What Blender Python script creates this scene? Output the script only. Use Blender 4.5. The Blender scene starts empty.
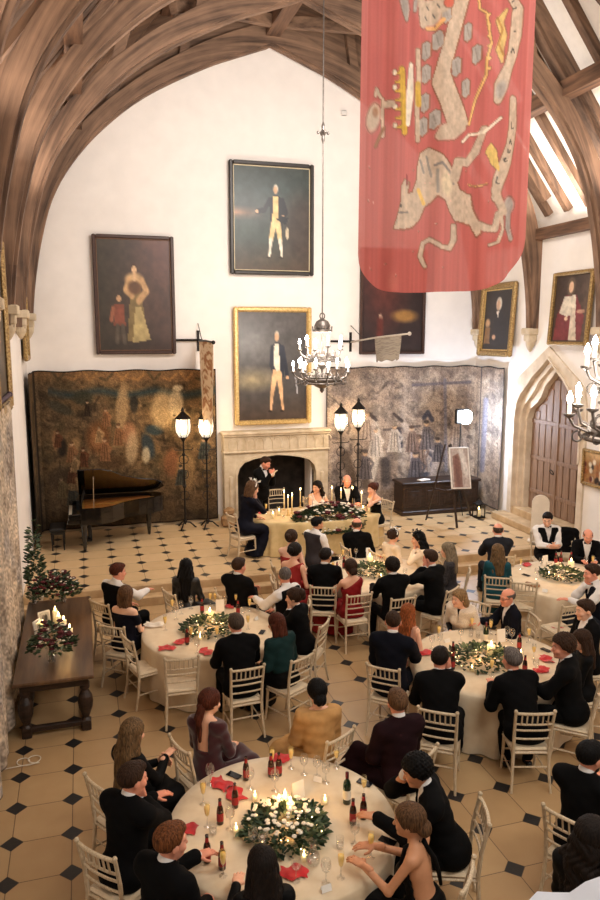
import bpy, math, random
import numpy as np
from mathutils import Vector, Matrix
random.seed(7); RNG = np.random.default_rng(7)
COL = bpy.context.scene.collection
R = math.radians
# ------------------------------------------------------------------ camera model (used to place things from measured points)
F = 730.0; H = 5.0
TH = math.atan(115 / F); PH = math.atan(220 * math.cos(TH) / F)
FW = np.array([math.sin(PH) * math.cos(TH), math.cos(PH) * math.cos(TH), -math.sin(TH)])
RT = np.array([math.cos(PH), -math.sin(PH), 0.0]); UP = np.cross(RT, FW)
def ray(x, y): return FW + RT * (x - 300) / F - UP * (y - 450) / F
def onz(x, y, z=0.0):
    r = ray(x, y); return np.array([0, 0, H]) + r * ((z - H) / r[2])
def ony(x, y, Y):
    r = ray(x, y); return np.array([0, 0, H]) + r * (Y / r[1])
def onx(x, y, X):
    r = ray(x, y); return np.array([0, 0, H]) + r * (X / r[0])
def proj(p):
    d = np.asarray(p, float) - np.array([0, 0, H]); z = d @ FW
    return np.stack([300 + F * (d @ RT) / z, 450 - F * (d @ UP) / z], -1)

# ------------------------------------------------------------------ materials
def lin(c):
    c = np.asarray(c, float) / 255.0
    return np.where(c <= 0.04045, c / 12.92, ((c + 0.055) / 1.055) ** 2.4)
def L4(c): l = lin(c); return (float(l[0]), float(l[1]), float(l[2]), 1.0)
MATS = {}
class NT:
    def __init__(s, m): s.t = m.node_tree; s.n = s.t.nodes
    def new(s, k, **kw):
        n = s.n.new(k)
        for a, b in kw.items(): setattr(n, a, b)
        return n
    def link(s, a, b): s.t.links.new(a, b)
    def math(s, op, a, b=None, c=None):
        n = s.new('ShaderNodeMath', operation=op)
        for i, v in enumerate((a, b, c)):
            if v is None: continue
            if isinstance(v, (int, float)): n.inputs[i].default_value = v
            else: s.link(v, n.inputs[i])
        return n.outputs[0]
def mat(name, c, rough=0.6, metal=0.0, var=0.12, scale=8.0, bump=0.0, stretch=None, sheen=0.0, emit=None, es=0.0, trans=0.0, c2=None, spec=0.5, detail=4.0, coat=0.0):
    if name in MATS: return MATS[name]
    m = bpy.data.materials.new(name); m.use_nodes = True; N = NT(m)
    b = N.n['Principled BSDF']
    b.inputs['Roughness'].default_value = rough; b.inputs['Metallic'].default_value = metal
    b.inputs['Specular IOR Level'].default_value = spec
    if sheen: b.inputs['Sheen Weight'].default_value = sheen
    if coat: b.inputs['Coat Weight'].default_value = coat
    if trans: b.inputs['Transmission Weight'].default_value = trans
    col = L4(c)
    if var or c2 is not None:
        tc = N.new('ShaderNodeTexCoord'); mp = N.new('ShaderNodeMapping')
        N.link(tc.outputs['Object'], mp.inputs[0])
        if stretch: mp.inputs['Scale'].default_value = stretch
        nz = N.new('ShaderNodeTexNoise'); nz.inputs['Scale'].default_value = scale; nz.inputs['Detail'].default_value = detail
        N.link(mp.outputs[0], nz.inputs[0])
        rp = N.new('ShaderNodeValToRGB')
        d = L4(c2) if c2 is not None else tuple(x * (1 - var) for x in col[:3]) + (1,)
        e = col if c2 is not None else tuple(min(1, x * (1 + var)) for x in col[:3]) + (1,)
        rp.color_ramp.elements[0].color = d; rp.color_ramp.elements[0].position = 0.32
        rp.color_ramp.elements[1].color = e; rp.color_ramp.elements[1].position = 0.68
        N.link(nz.outputs[0], rp.inputs[0]); N.link(rp.outputs[0], b.inputs['Base Color'])
        if bump:
            bp = N.new('ShaderNodeBump'); bp.inputs['Strength'].default_value = bump; bp.inputs['Distance'].default_value = 0.02
            N.link(nz.outputs[0], bp.inputs['Height']); N.link(bp.outputs[0], b.inputs['Normal'])
    else: b.inputs['Base Color'].default_value = col
    if emit is not None:
        b.inputs['Emission Color'].default_value = L4(emit); b.inputs['Emission Strength'].default_value = es
    MATS[name] = m; return m
def glass_mat(name, c=(255, 255, 255), gl=0.16, rough=0.02, body=0.0):
    if name in MATS: return MATS[name]
    m = bpy.data.materials.new(name); m.use_nodes = True; N = NT(m); N.n.clear()
    o = N.new('ShaderNodeOutputMaterial'); t = N.new('ShaderNodeBsdfTransparent'); g = N.new('ShaderNodeBsdfGlossy')
    t.inputs[0].default_value = L4(c); g.inputs['Roughness'].default_value = rough
    lw = N.new('ShaderNodeLayerWeight'); lw.inputs[0].default_value = 0.35
    f = N.math('MULTIPLY_ADD', lw.outputs['Facing'], 0.45, gl)
    mx = N.new('ShaderNodeMixShader'); N.link(f, mx.inputs[0]); N.link(t.outputs[0], mx.inputs[1]); N.link(g.outputs[0], mx.inputs[2])
    N.link(mx.outputs[0], o.inputs[0]); MATS[name] = m; return m
def emat(name, c, s):
    if name in MATS: return MATS[name]
    m = bpy.data.materials.new(name); m.use_nodes = True; N = NT(m); N.n.clear()
    o = N.new('ShaderNodeOutputMaterial'); e = N.new('ShaderNodeEmission')
    e.inputs[0].default_value = L4(c); e.inputs[1].default_value = s
    N.link(e.outputs[0], o.inputs[0]); MATS[name] = m; return m
def attr_mat(name, rough=0.6, weave=0.0, sss=0.0, transl=0.0, alpha=1.0, gain=1.0, wscale=60.0, spec=0.4, coat=0.0):
    if name in MATS: return MATS[name]
    m = bpy.data.materials.new(name); m.use_nodes = True; N = NT(m)
    b = N.n['Principled BSDF']; b.inputs['Roughness'].default_value = rough; b.inputs['Specular IOR Level'].default_value = spec
    if coat: b.inputs['Coat Weight'].default_value = coat; b.inputs['Coat Roughness'].default_value = 0.25
    a = N.new('ShaderNodeVertexColor', layer_name='tint')
    out = a.outputs[0]
    if weave:
        tc = N.new('ShaderNodeTexCoord'); nz = N.new('ShaderNodeTexNoise'); nz.inputs['Scale'].default_value = wscale; nz.inputs['Detail'].default_value = 3
        N.link(tc.outputs['Object'], nz.inputs[0])
        k = N.math('MULTIPLY_ADD', nz.outputs[0], 2 * weave, 1 - weave)
        mx = N.new('ShaderNodeVectorMath', operation='SCALE'); N.link(out, mx.inputs[0]); N.link(k, mx.inputs['Scale']); out = mx.outputs[0]
    N.link(out, b.inputs['Base Color'])
    if transl or alpha < 1:
        o = N.n['Material Output']; sh = b.outputs[0]
        if transl:
            t = N.new('ShaderNodeBsdfTranslucent'); N.link(out, t.inputs[0]); mx = N.new('ShaderNodeMixShader'); mx.inputs[0].default_value = transl
            N.link(sh, mx.inputs[1]); N.link(t.outputs[0], mx.inputs[2]); sh = mx.outputs[0]
        if alpha < 1:
            t = N.new('ShaderNodeBsdfTransparent'); mx = N.new('ShaderNodeMixShader'); mx.inputs[0].default_value = alpha
            N.link(t.outputs[0], mx.inputs[1]); N.link(sh, mx.inputs[2]); sh = mx.outputs[0]
        N.link(sh, o.inputs[0])
    MATS[name] = m; return m
def tile_mat(name, x0, y0, p, c1, c2, dark, d=0.19, rough=0.42):
    m = bpy.data.materials.new(name); m.use_nodes = True; N = NT(m); b = N.n['Principled BSDF']
    tc = N.new('ShaderNodeTexCoord'); sp = N.new('ShaderNodeSeparateXYZ'); N.link(tc.outputs['Object'], sp.inputs[0])
    def cell(o, c0):
        q = N.math('MULTIPLY_ADD', o, 1 / p, -c0 / p + 0.5)
        return N.math('ABSOLUTE', N.math('SUBTRACT', N.math('FRACT', q), 0.5)), N.math('FLOOR', N.math('SUBTRACT', q, 0.5))
    u, iu = cell(sp.outputs[0], x0); v, iv = cell(sp.outputs[1], y0)
    dia = N.math('LESS_THAN', N.math('ADD', u, v), d)
    rim = N.math('LESS_THAN', N.math('ABSOLUTE', N.math('SUBTRACT', N.math('ADD', u, v), d)), 0.012)
    joint = N.math('LESS_THAN', N.math('MINIMUM', u, v), 0.0085)
    cb = N.new('ShaderNodeCombineXYZ'); N.link(iu, cb.inputs[0]); N.link(iv, cb.inputs[1])
    wn = N.new('ShaderNodeTexWhiteNoise', noise_dimensions='2D'); N.link(cb.outputs[0], wn.inputs[0])
    nz = N.new('ShaderNodeTexNoise'); nz.inputs['Scale'].default_value = 3.5; nz.inputs['Detail'].default_value = 6; N.link(tc.outputs['Object'], nz.inputs[0])
    f = N.math('ADD', N.math('MULTIPLY', wn.outputs[0], 0.5), N.math('MULTIPLY', nz.outputs[0], 0.5))
    mx = N.new('ShaderNodeMix', data_type='RGBA'); N.link(f, mx.inputs[0]); mx.inputs[6].default_value = L4(c1); mx.inputs[7].default_value = L4(c2)
    m2 = N.new('ShaderNodeMix', data_type='RGBA'); N.link(N.math('MULTIPLY', N.math('MAXIMUM', joint, rim), 0.72), m2.inputs[0]); N.link(mx.outputs[2], m2.inputs[6]); m2.inputs[7].default_value = L4((70, 50, 32))
    m3 = N.new('ShaderNodeMix', data_type='RGBA'); N.link(dia, m3.inputs[0]); N.link(m2.outputs[2], m3.inputs[6]); m3.inputs[7].default_value = L4(dark)
    N.link(m3.outputs[2], b.inputs['Base Color']); b.inputs['Roughness'].default_value = rough
    N.link(N.math('MULTIPLY_ADD', nz.outputs[0], 0.25, rough - 0.12), b.inputs['Roughness'])
    bp = N.new('ShaderNodeBump'); bp.inputs['Strength'].default_value = 0.25; bp.inputs['Distance'].default_value = 0.004
    N.link(N.math('SUBTRACT', 1.0, joint), bp.inputs['Height']); N.link(bp.outputs[0], b.inputs['Normal'])
    return m
def arch_wood(name, c, c2, cx, cz):
    m = bpy.data.materials.new(name); m.use_nodes = True; N = NT(m); b = N.n['Principled BSDF']; b.inputs['Roughness'].default_value = .7
    tc = N.new('ShaderNodeTexCoord'); sp = N.new('ShaderNodeSeparateXYZ'); N.link(tc.outputs['Object'], sp.inputs[0])
    x = N.math('SUBTRACT', sp.outputs[0], cx); z = N.math('SUBTRACT', sp.outputs[2], cz)
    r = N.math('SQRT', N.math('ADD', N.math('MULTIPLY', x, x), N.math('MULTIPLY', z, z))); a = N.math('ARCTAN2', z, x)
    cb = N.new('ShaderNodeCombineXYZ'); N.link(N.math('MULTIPLY', r, 9.0), cb.inputs[0]); N.link(N.math('MULTIPLY', a, 2.6), cb.inputs[1]); N.link(N.math('MULTIPLY', sp.outputs[1], 5.0), cb.inputs[2])
    nz = N.new('ShaderNodeTexNoise'); nz.inputs['Scale'].default_value = 1.0; nz.inputs['Detail'].default_value = 8; nz.inputs['Roughness'].default_value = .62; N.link(cb.outputs[0], nz.inputs[0])
    n2 = N.new('ShaderNodeTexNoise'); n2.inputs['Scale'].default_value = 1.3; n2.inputs['Detail'].default_value = 3; N.link(tc.outputs['Object'], n2.inputs[0])
    f = N.math('ADD', N.math('MULTIPLY', nz.outputs[0], .7), N.math('MULTIPLY', n2.outputs[0], .3))
    rp = N.new('ShaderNodeValToRGB'); rp.color_ramp.elements[0].color = L4(c2); rp.color_ramp.elements[0].position = .36; rp.color_ramp.elements[1].color = L4(c); rp.color_ramp.elements[1].position = .62
    N.link(f, rp.inputs[0]); N.link(rp.outputs[0], b.inputs['Base Color'])
    bp = N.new('ShaderNodeBump'); bp.inputs['Strength'].default_value = .35; bp.inputs['Distance'].default_value = .02; N.link(nz.outputs[0], bp.inputs['Height']); N.link(bp.outputs[0], b.inputs['Normal'])
    return m
def wood_mat(name, c, c2, rough=0.55, sc=3.0, stretch=(1, 12, 12)):
    return mat(name, c, rough, c2=c2, scale=sc, stretch=stretch, bump=0.25, detail=8)

# ------------------------------------------------------------------ mesh builder
def link(o, parent=None):
    COL.objects.link(o)
    if parent is not None: o.parent = parent
    return o
def fast_mesh(name, V, Fq, smooth=True, tint=None):
    me = bpy.data.meshes.new(name); V = np.asarray(V, np.float32)
    Fq = np.asarray(Fq, np.int32); n = Fq.shape[1]
    me.vertices.add(len(V)); me.vertices.foreach_set('co', V.ravel())
    me.loops.add(Fq.size); me.loops.foreach_set('vertex_index', Fq.ravel())
    me.polygons.add(len(Fq)); me.polygons.foreach_set('loop_start', np.arange(0, Fq.size, n, dtype=np.int32))
    me.polygons.foreach_set('use_smooth', np.full(len(Fq), smooth, bool))
    if tint is not None:
        a = me.attributes.new('tint', 'FLOAT_COLOR', 'POINT')
        t = np.ones((len(V), 4), np.float32); t[:, :3] = tint; a.data.foreach_set('color', t.ravel())
    me.update(calc_edges=True); me.validate(); return me
class MB:
    def __init__(s): s.v = []; s.f = []; s.T = Matrix.Identity(4)
    def add(s, vs, fs):
        b = len(s.v); s.v += [tuple(s.T @ Vector(v)) for v in vs]; s.f += [tuple(i + b for i in f) for f in fs]; return s
    def box(s, c, d, rot=None, taper=1.0, bev=0.0):
        x, y, z = d[0] / 2, d[1] / 2, d[2] / 2
        vs = []
        if bev <= 0:
            for k, t in ((-z, 1), (z, taper)):
                vs += [(-x * t, -y * t, k), (x * t, -y * t, k), (x * t, y * t, k), (-x * t, y * t, k)]
            fs = [(0, 3, 2, 1), (4, 5, 6, 7)] + [(i, (i + 1) % 4, (i + 1) % 4 + 4, i + 4) for i in range(4)]
        else:
            e = min(bev, x * .9, y * .9, z * .9); rings = [(-z, e), (-z + e, 0), (z - e, 0), (z, e)]
            for k, i in rings:
                for sx, sy in ((-1, -1), (1, -1), (1, 1), (-1, 1)):
                    X, Y = x - i, y - i
                    if sx == sy: vs += [(sx * X, sy * (Y - e), k), (sx * (X - e), sy * Y, k)][:: 1 if sx < 0 else 1]
                    else: vs += [(sx * (X - e), sy * Y, k), (sx * X, sy * (Y - e), k)]
            fs = [tuple(range(7, -1, -1)), tuple(range(24, 32))]
            for r_ in range(3):
                fs += [(r_ * 8 + i, r_ * 8 + (i + 1) % 8, r_ * 8 + 8 + (i + 1) % 8, r_ * 8 + 8 + i) for i in range(8)]
        M = Matrix.Translation(Vector(c)) @ (rot.to_4x4() if rot is not None else Matrix.Identity(4))
        return s.add([M @ Vector(v) for v in vs], fs)
    def beam(s, p0, p1, w, h, up=(0, 0, 1)):
        p0 = Vector(p0); p1 = Vector(p1); d = p1 - p0; L = d.length; d.normalize()
        u = Vector(up); sd = d.cross(u)
        if sd.length < 1e-4: sd = d.cross(Vector((1, 0, 0)))
        sd.normalize(); u = sd.cross(d)
        vs = [p + sd * (a * w / 2) + u * (b * h / 2) for p in (p0, p1) for a, b in ((-1, -1), (1, -1), (1, 1), (-1, 1))]
        return s.add(vs, [(0, 1, 2, 3), (7, 6, 5, 4)] + [(i, i + 4, (i + 1) % 4 + 4, (i + 1) % 4) for i in range(4)])
    def tube(s, pts, r, n=8, cap=True):
        pts = [Vector(p) for p in pts]; m = len(pts); rs = r if isinstance(r, (list, tuple)) else [r] * m
        vs = []; prev = None
        for i, p in enumerate(pts):
            d = (pts[min(i + 1, m - 1)] - pts[max(i - 1, 0)])
            d = d.normalized() if d.length > 1e-9 else Vector((0, 0, 1))
            a = prev if prev is not None else (Vector((1, 0, 0)) if abs(d.x) < .8 else Vector((0, 1, 0)))
            a = (a - d * a.dot(d)).normalized(); b = d.cross(a); prev = a
            vs += [p + (a * math.cos(6.28318 * k / n) + b * math.sin(6.28318 * k / n)) * rs[i] for k in range(n)]
        fs = [(i * n + k, i * n + (k + 1) % n, (i + 1) * n + (k + 1) % n, (i + 1) * n + k) for i in range(m - 1) for k in range(n)]
        if cap: fs += [tuple(range(n - 1, -1, -1)), tuple((m - 1) * n + k for k in range(n))]
        return s.add(vs, fs)
    def lathe(s, prof, n=20, c=(0, 0, 0), cap=True):
        vs = []; c = Vector(c)
        for r_, z in prof: vs += [c + Vector((r_ * math.cos(6.28318 * k / n), r_ * math.sin(6.28318 * k / n), z)) for k in range(n)]
        m = len(prof)
        fs = [(i * n + k, i * n + (k + 1) % n, (i + 1) * n + (k + 1) % n, (i + 1) * n + k) for i in range(m - 1) for k in range(n)]
        if cap: fs += [tuple(range(n - 1, -1, -1)), tuple((m - 1) * n + k for k in range(n))]
        return s.add(vs, fs)
    def ball(s, c, r, n=10, m=7):
        rr = r if isinstance(r, (tuple, list)) else (r, r, r); vs = []; c = Vector(c)
        for i in range(1, m):
            t = math.pi * i / m
            vs += [c + Vector((rr[0] * math.sin(t) * math.cos(6.28318 * k / n), rr[1] * math.sin(t) * math.sin(6.28318 * k / n), -rr[2] * math.cos(t))) for k in range(n)]
        vs += [c - Vector((0, 0, rr[2])), c + Vector((0, 0, rr[2]))]; b = (m - 1) * n
        fs = [(i * n + k, i * n + (k + 1) % n, (i + 1) * n + (k + 1) % n, (i + 1) * n + k) for i in range(m - 2) for k in range(n)]
        fs += [(b, (k + 1) % n, k) for k in range(n)] + [(b + 1, (m - 2) * n + k, (m - 2) * n + (k + 1) % n) for k in range(n)]
        return s.add(vs, fs)
    def prism(s, poly, fn, t0, t1):
        n = len(poly); vs = [fn(a, b, t0) for a, b in poly] + [fn(a, b, t1) for a, b in poly]
        return s.add(vs, [tuple(range(n)), tuple(range(2 * n - 1, n - 1, -1))] + [(i, i + n, (i + 1) % n + n, (i + 1) % n) for i in range(n)])
    def strip(s, inner, outer, fn, t0, t1):   # a band between two point lists, extruded t0..t1
        n = len(inner)
        vs = [fn(a, b, t) for t in (t0, t1) for L_ in (inner, outer) for a, b in L_]
        i0, o0, i1, o1 = 0, n, 2 * n, 3 * n; fs = []
        for k in range(n - 1):
            fs += [(i0 + k, i0 + k + 1, o0 + k + 1, o0 + k), (i1 + k, o1 + k, o1 + k + 1, i1 + k + 1),
                   (i0 + k, i1 + k, i1 + k + 1, i0 + k + 1), (o0 + k, o0 + k + 1, o1 + k + 1, o1 + k)]
        fs += [(i0, o0, o1, i1), (i0 + n - 1, i1 + n - 1, o1 + n - 1, o0 + n - 1)]
        return s.add(vs, fs)
    def build(s, name, m, parent=None, smooth=False):
        me = bpy.data.meshes.new(name); me.from_pydata(s.v, [], s.f); me.validate(); me.update()
        if smooth: me.polygons.foreach_set('use_smooth', [True] * len(me.polygons))
        if m is not None: me.materials.append(m)
        o = bpy.data.objects.new(name, me); link(o, parent)
        bmf(me); return o
import bmesh
def bmf(me):
    b = bmesh.new(); b.from_mesh(me); bmesh.ops.recalc_face_normals(b, faces=b.faces); b.to_mesh(me); b.free()
def thing(name, label, cat, loc=(0, 0, 0), rz=0.0, group=None):
    o = bpy.data.objects.new(name, None); o.empty_display_size = 0.1; link(o); o.location = loc; o.rotation_euler = (0, 0, rz)
    return tag(o, label, cat, group)
def tag(o, label, cat, group=None):
    o['label'] = label; o['category'] = cat
    if group: o['group'] = group
    return o
def struct(o): o['kind'] = 'structure'; return o
def copy_tree(o, parent=None):
    c = o.copy(); COL.objects.link(c)
    if parent is not None: c.parent = parent
    for ch in list(o.children): copy_tree(ch, c)
    return c

# ------------------------------------------------------------------ painter: colours laid on a grid of a real surface
def vnoise(U, V, sx, sy, seed):
    g = np.random.default_rng(seed).random((64, 64)); x = np.asarray(U) * sx; y = np.asarray(V) * sy
    i = np.floor(x).astype(int); j = np.floor(y).astype(int); fx = x - i; fy = y - j; fx = fx * fx * (3 - 2 * fx); fy = fy * fy * (3 - 2 * fy)
    a = lambda p, q: g[q % 64, p % 64]
    return (a(i, j) * (1 - fx) + a(i + 1, j) * fx) * (1 - fy) + (a(i, j + 1) * (1 - fx) + a(i + 1, j + 1) * fx) * fy
def fbm(U, V, sx, sy, seed, o=4):
    t = 0; w = 1; n = 0
    for k in range(o): t = t + w * vnoise(U, V, sx * 2 ** k, sy * 2 ** k, seed + k); n += w; w *= .55
    return t / n
class Paint:
    def __init__(s, U, V, bg): s.U = U; s.V = V; s.C = np.ones(U.shape + (3,)) * np.asarray(bg, float)
    def put(s, a, c): s.C = s.C * (1 - a[..., None]) + np.asarray(c, float) * a[..., None]
    def ell(s, cx, cy, rx, ry, c, soft=.25, rot=0.0, op=1.0):
        dx = s.U - cx; dy = s.V - cy; k, m = math.cos(R(rot)), math.sin(R(rot))
        d = np.sqrt(((dx * k + dy * m) / rx) ** 2 + ((-dx * m + dy * k) / ry) ** 2)
        s.put(np.clip((1 + soft / 2 - d) / soft, 0, 1) * op, c)
    def seg(s, pts, w, c, soft=.5, op=1.0):
        D = np.full(s.U.shape, 1e9); ws = w if isinstance(w, (list, tuple)) else [w] * len(pts)
        for i in range(len(pts) - 1):
            (x0, y0), (x1, y1) = pts[i], pts[i + 1]; dx, dy = x1 - x0, y1 - y0; q = dx * dx + dy * dy + 1e-12
            t = np.clip(((s.U - x0) * dx + (s.V - y0) * dy) / q, 0, 1)
            D = np.minimum(D, np.hypot(s.U - x0 - t * dx, s.V - y0 - t * dy) / (ws[i] + (ws[i + 1] - ws[i]) * t))
        s.put(np.clip((1 + soft / 2 - D) / soft, 0, 1) * op, c)
    def poly(s, pts, c, op=1.0):
        ins = np.zeros(s.U.shape, bool); n = len(pts)
        for i in range(n):
            (x0, y0), (x1, y1) = pts[i], pts[(i + 1) % n]
            if y0 == y1: continue
            ins ^= ((s.V < y0) != (s.V < y1)) & (s.U < (x1 - x0) * (s.V - y0) / (y1 - y0) + x0)
        s.put(ins.astype(float) * op, c)
    def noise(s, sx, sy, amt, seed): s.C = s.C * (1 + amt * 2 * (fbm(s.U, s.V, sx, sy, seed) - .5))[..., None]
def grid_mesh(name, P3, C, smooth=True):
    h, w = C.shape[:2]; i = np.arange(h * w).reshape(h, w)
    Fq = np.stack([i[:-1, :-1], i[1:, :-1], i[1:, 1:], i[:-1, 1:]], -1).reshape(-1, 4)
    return fast_mesh(name, P3.reshape(-1, 3), Fq, smooth, lin(np.clip(C.reshape(-1, 3), 0, 255)))
XL, XR, YB, CX, ZD = -1.2, 10.4, 18.0, 4.6, 0.32
PLASTER = mat('white limewashed plaster', (240, 233, 226), .92, var=.03, scale=2.5, bump=.12)
STONE = mat('pale dressed stone', (214, 198, 172), .85, c2=(188, 168, 138), scale=5, bump=.35, detail=8)
STONE_D = mat('dark firebox stone', (58, 50, 44), .95, c2=(22, 19, 18), scale=4, bump=.3)
OAK = arch_wood('aged roof oak', (146, 114, 90), (68, 49, 37), 4.6, 6.1)
OAK2 = wood_mat('aged roof oak long', (128, 94, 70), (70, 48, 34), .7, 2.2, (6, .5, 6))
DARKOAK = wood_mat('dark carved oak', (62, 42, 30), (32, 21, 16), .45, 3, (2, 8, 8))
DOOROAK = wood_mat('brown door oak', (150, 118, 92), (110, 82, 62), .6, 3, (2, 14, .8))
BLACK_IRON = mat('black wrought iron', (38, 34, 32), .5, .7, var=.2, scale=20)
GOLD = mat('gilded carved wood', (188, 156, 100), .45, .45, c2=(118, 90, 50), scale=30, bump=.5)
GOLD_L = mat('bright gilt moulding', (228, 198, 134), .4, .35, c2=(190, 154, 92), scale=24, bump=.3)
# floors
p = .575
o = MB().box((4.6, 5.65, -.1), (12.2, 15.9, .2)).build('floor', tile_mat('ochre octagon flags with black inserts', -.30, 8.83, p, (198, 166, 122), (172, 138, 96), (34, 33, 34)))
struct(o)
DT = tile_mat('pale dais flags with black inserts', .44, 17.28, p, (216, 186, 144), (198, 166, 122), (42, 38, 36))
o = MB().box((4.6, 15.95, .155), (12.2, 4.7, .33)).build('dais_floor', DT); struct(o)
o.name = 'floor.001'
SL = mat('worn stone step', (206, 176, 134), .6, c2=(174, 142, 102), scale=4, bump=.2)
o = MB().box((4.6, 13.59, .155), (12.0, .12, .335), bev=.012).box((4.6, 13.42, .08), (12.0, .26, .165), bev=.012).build('trim_1', SL); struct(o)
# walls
w = MB()
w.box((1.18, 18.25, 4.4), (4.76, .5, 8.8)).box((8.02, 18.25, 4.4), (4.76, .5, 8.8)).box((4.6, 18.25, 5.4), (2.08, .5, 6.8))
w.prism([(-1.25, 8.8), (10.45, 8.8), (4.6, 15.6)], lambda a, b, t: (a, t, b), 18.0, 18.5)
struct(w.build('wall_back', PLASTER))
struct(MB().box((XL - .25, 8.3, 3.95), (.5, 20.4, 7.9)).build('wall_left', PLASTER))
DY = 14.65
out = [(-1.45, .3), (-1.45, 2.2), (-1.45, 3.0), (-1.42, 3.5), (-1.32, 3.86), (-1.1, 4.03), (-.8, 4.22), (-.4, 4.48), (0, 4.74)]
OU2 = out + [(-a, b) for a, b in out[-2::-1]]
w = MB().box((XR + .25, (DY - 1.45 - 1.9) / 2, 3.72), (.5, DY - 1.45 + 1.9, 7.44)).box((XR + .25, (DY + 1.45 + 18.5) / 2, 3.72), (.5, 18.5 - DY - 1.45, 7.44))
w.strip(OU2[1:-1], [(a, 7.44) for a, b in OU2[1:-1]], lambda a, b, t: (XR + t, DY + a, b), 0, .5)
struct(w.build('wall_right', PLASTER))
RPL = mat('white plaster between rafters', (246, 240, 232), .9, var=.03)
def rz_(off, dz=0.0): return 7.85 + 1.25 * (6.25 - off) + dz
c = MB()
for s in (-1, 1):
    c.prism([(CX + s * 6.35, rz_(6.35)), (CX, rz_(0)), (CX, rz_(0) + .2), (CX + s * 6.35, rz_(6.35) + .2)], lambda a, b, t: (a, t, b), -1.5, 18.5)
struct(c.build('ceiling', RPL))
struct(MB().box((10.95, 8.5, 7.7), (.12, 20, .7)).build('trim_4', RPL))
# roof timber
INNER = [(5.66, 5.15), (5.62, 5.7), (5.54, 6.3), (5.38, 7.1), (5.11, 8.0), (4.65, 8.8), (3.96, 9.58), (3.0, 10.35), (1.66, 11.07), (.8, 11.42), (0, 11.72)]
def dens(pts, k=4):
    P = [Vector((a, b)) for a, b in pts]; out = []
    for i in range(len(P) - 1):
        p0, p1, p2, p3 = P[max(i - 1, 0)], P[i], P[i + 1], P[min(i + 2, len(P) - 1)]
        for j in range(k):
            t = j / k; out.append(tuple(.5 * ((2 * p1) + (p2 - p0) * t + (2 * p0 - 5 * p1 + 4 * p2 - p3) * t * t + (3 * p1 - p0 - 3 * p2 + p3) * t ** 3)))
    return out + [tuple(P[-1])]
INN = dens(INNER)
ty = [17.82, 15.32, 12.82, 10.32, 7.82, 5.32, 2.82]
def outer(pt, i):
    a = Vector(INN[max(i - 1, 0)]); b = Vector(INN[min(i + 1, len(INN) - 1)]); t = (b - a).normalized(); n = Vector((t.y, -t.x))
    if n.y < 0: n = -n
    d = .36 + .16 * min(1, max(0, (pt[1] - 10.2) / 1.2)) - .06 * min(1, max(0, (pt[1] - 7.5) / 1)); q = Vector(pt) + n * d
    if pt[1] < 7.3: q = Vector((5.83, pt[1]))
    else: q.x = min(q.x, 5.83)
    return (max(q.x, 0) if i < len(INN) - 1 else 0, q.y)
OUT = [outer(q, i) for i, q in enumerate(INN)]
def fY(s, y): return lambda a, b, t: (CX + s * a, y + t, b)
for k, y in enumerate(ty):
    t = MB(); th = .15 if k else .17
    for s in (-1, 1):
        dz = 0.0
        t.strip(INN, OUT, fY(s, y), -th, th)
        # moulded soffit roll
        t.strip([(a - .05 if a > .1 else a, b - .03) for a, b in INN], INN, fY(s, y), -.07, .07)
        t.beam((CX + s * 5.95, y, rz_(5.95, -.08)), (CX, y, rz_(0, -.08)), .3, .26, (0, 1, 0))
        for off in (3.75, 2.1):
            z0 = np.interp(off, [q[0] for q in INN[::-1]], [q[1] for q in INN[::-1]]) + .2
            t.beam((CX + s * off, y, z0), (CX + s * (off - .35), y, rz_(off - .35, -.25)), .2, .24, (0, 1, 0))
        if k == 0:   # boarded spandrel against the gable
            top = [(a, rz_(a, -.15)) for a, b in INN]
            t.strip([(a, b + .1) for a, b in INN if b > 7.4], [q for q, r_ in zip(top, INN) if r_[1] > 7.4], fY(s, y), .06, .14)
    t.beam((CX, y, 11.7), (CX, y, rz_(0, -.2)), .3, .3)
    struct(t.build('roof_truss', OAK))
struct(MB().beam((CX, -1.4, 12.05), (CX, 17.9, 12.05), .34, .4).build('ridge_beam', OAK2))
for s in (-1, 1):
    for off, z in ((4.5, rz_(4.5, -.42)), (2.4, rz_(2.4, -.42))):
        struct(MB().beam((CX + s * off, -1.4, z), (CX + s * off, 17.95, z), .28, .3).build('purlin', OAK2))
    struct(MB().beam((CX + s * 5.72, -1.4, 7.3), (CX + s * 5.72, 17.95, 7.3), .24, .24).build('wall_plate', OAK2))
    for y in np.arange(.0, 17.6, .733):
        if min(abs(y + .13 - q) for q in ty) < .18: continue
        struct(MB().beam((CX + s * 6.2, y + .13, rz_(6.2, -.08)), (CX, y + .13, rz_(0, -.08)), .2, .16, (0, 1, 0)).build('rafter', OAK))
for y in ty[1:5]:    # curved wind braces from the truss crowns to the ridge
    for s in (-1, 1):
        pts = [(CX + s * (2.6 - 2.5 * t_), y + 1.9 * t_ ** .8, 11.25 + .75 * t_ ** .6) for t_ in np.linspace(0, 1, 7)]
        b = MB()
        for q0, q1 in zip(pts[:-1], pts[1:]): b.beam(q0, q1, .16, .24)
        struct(b.build('wind_brace', OAK))
def corbel(x, y, z, s):
    m = MB()
    m.box((x - s * .13, y, z), (.28, .32, .16), bev=.02).box((x - s * .11, y, z - .15), (.22, .25, .16), bev=.02)
    m.lathe([(.02, -.36), (.06, -.3), (.10, -.22), (.115, -.1)], 14, (x - s * .1, y, z - .12))
    struct(m.build('corbel', STONE))
for y in ty[:5]: corbel(XR, y - .0 if y < 17 else y - .1, 5.08, 1); corbel(XL, y if y < 17 else y - .1, 5.4, -1)
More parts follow.
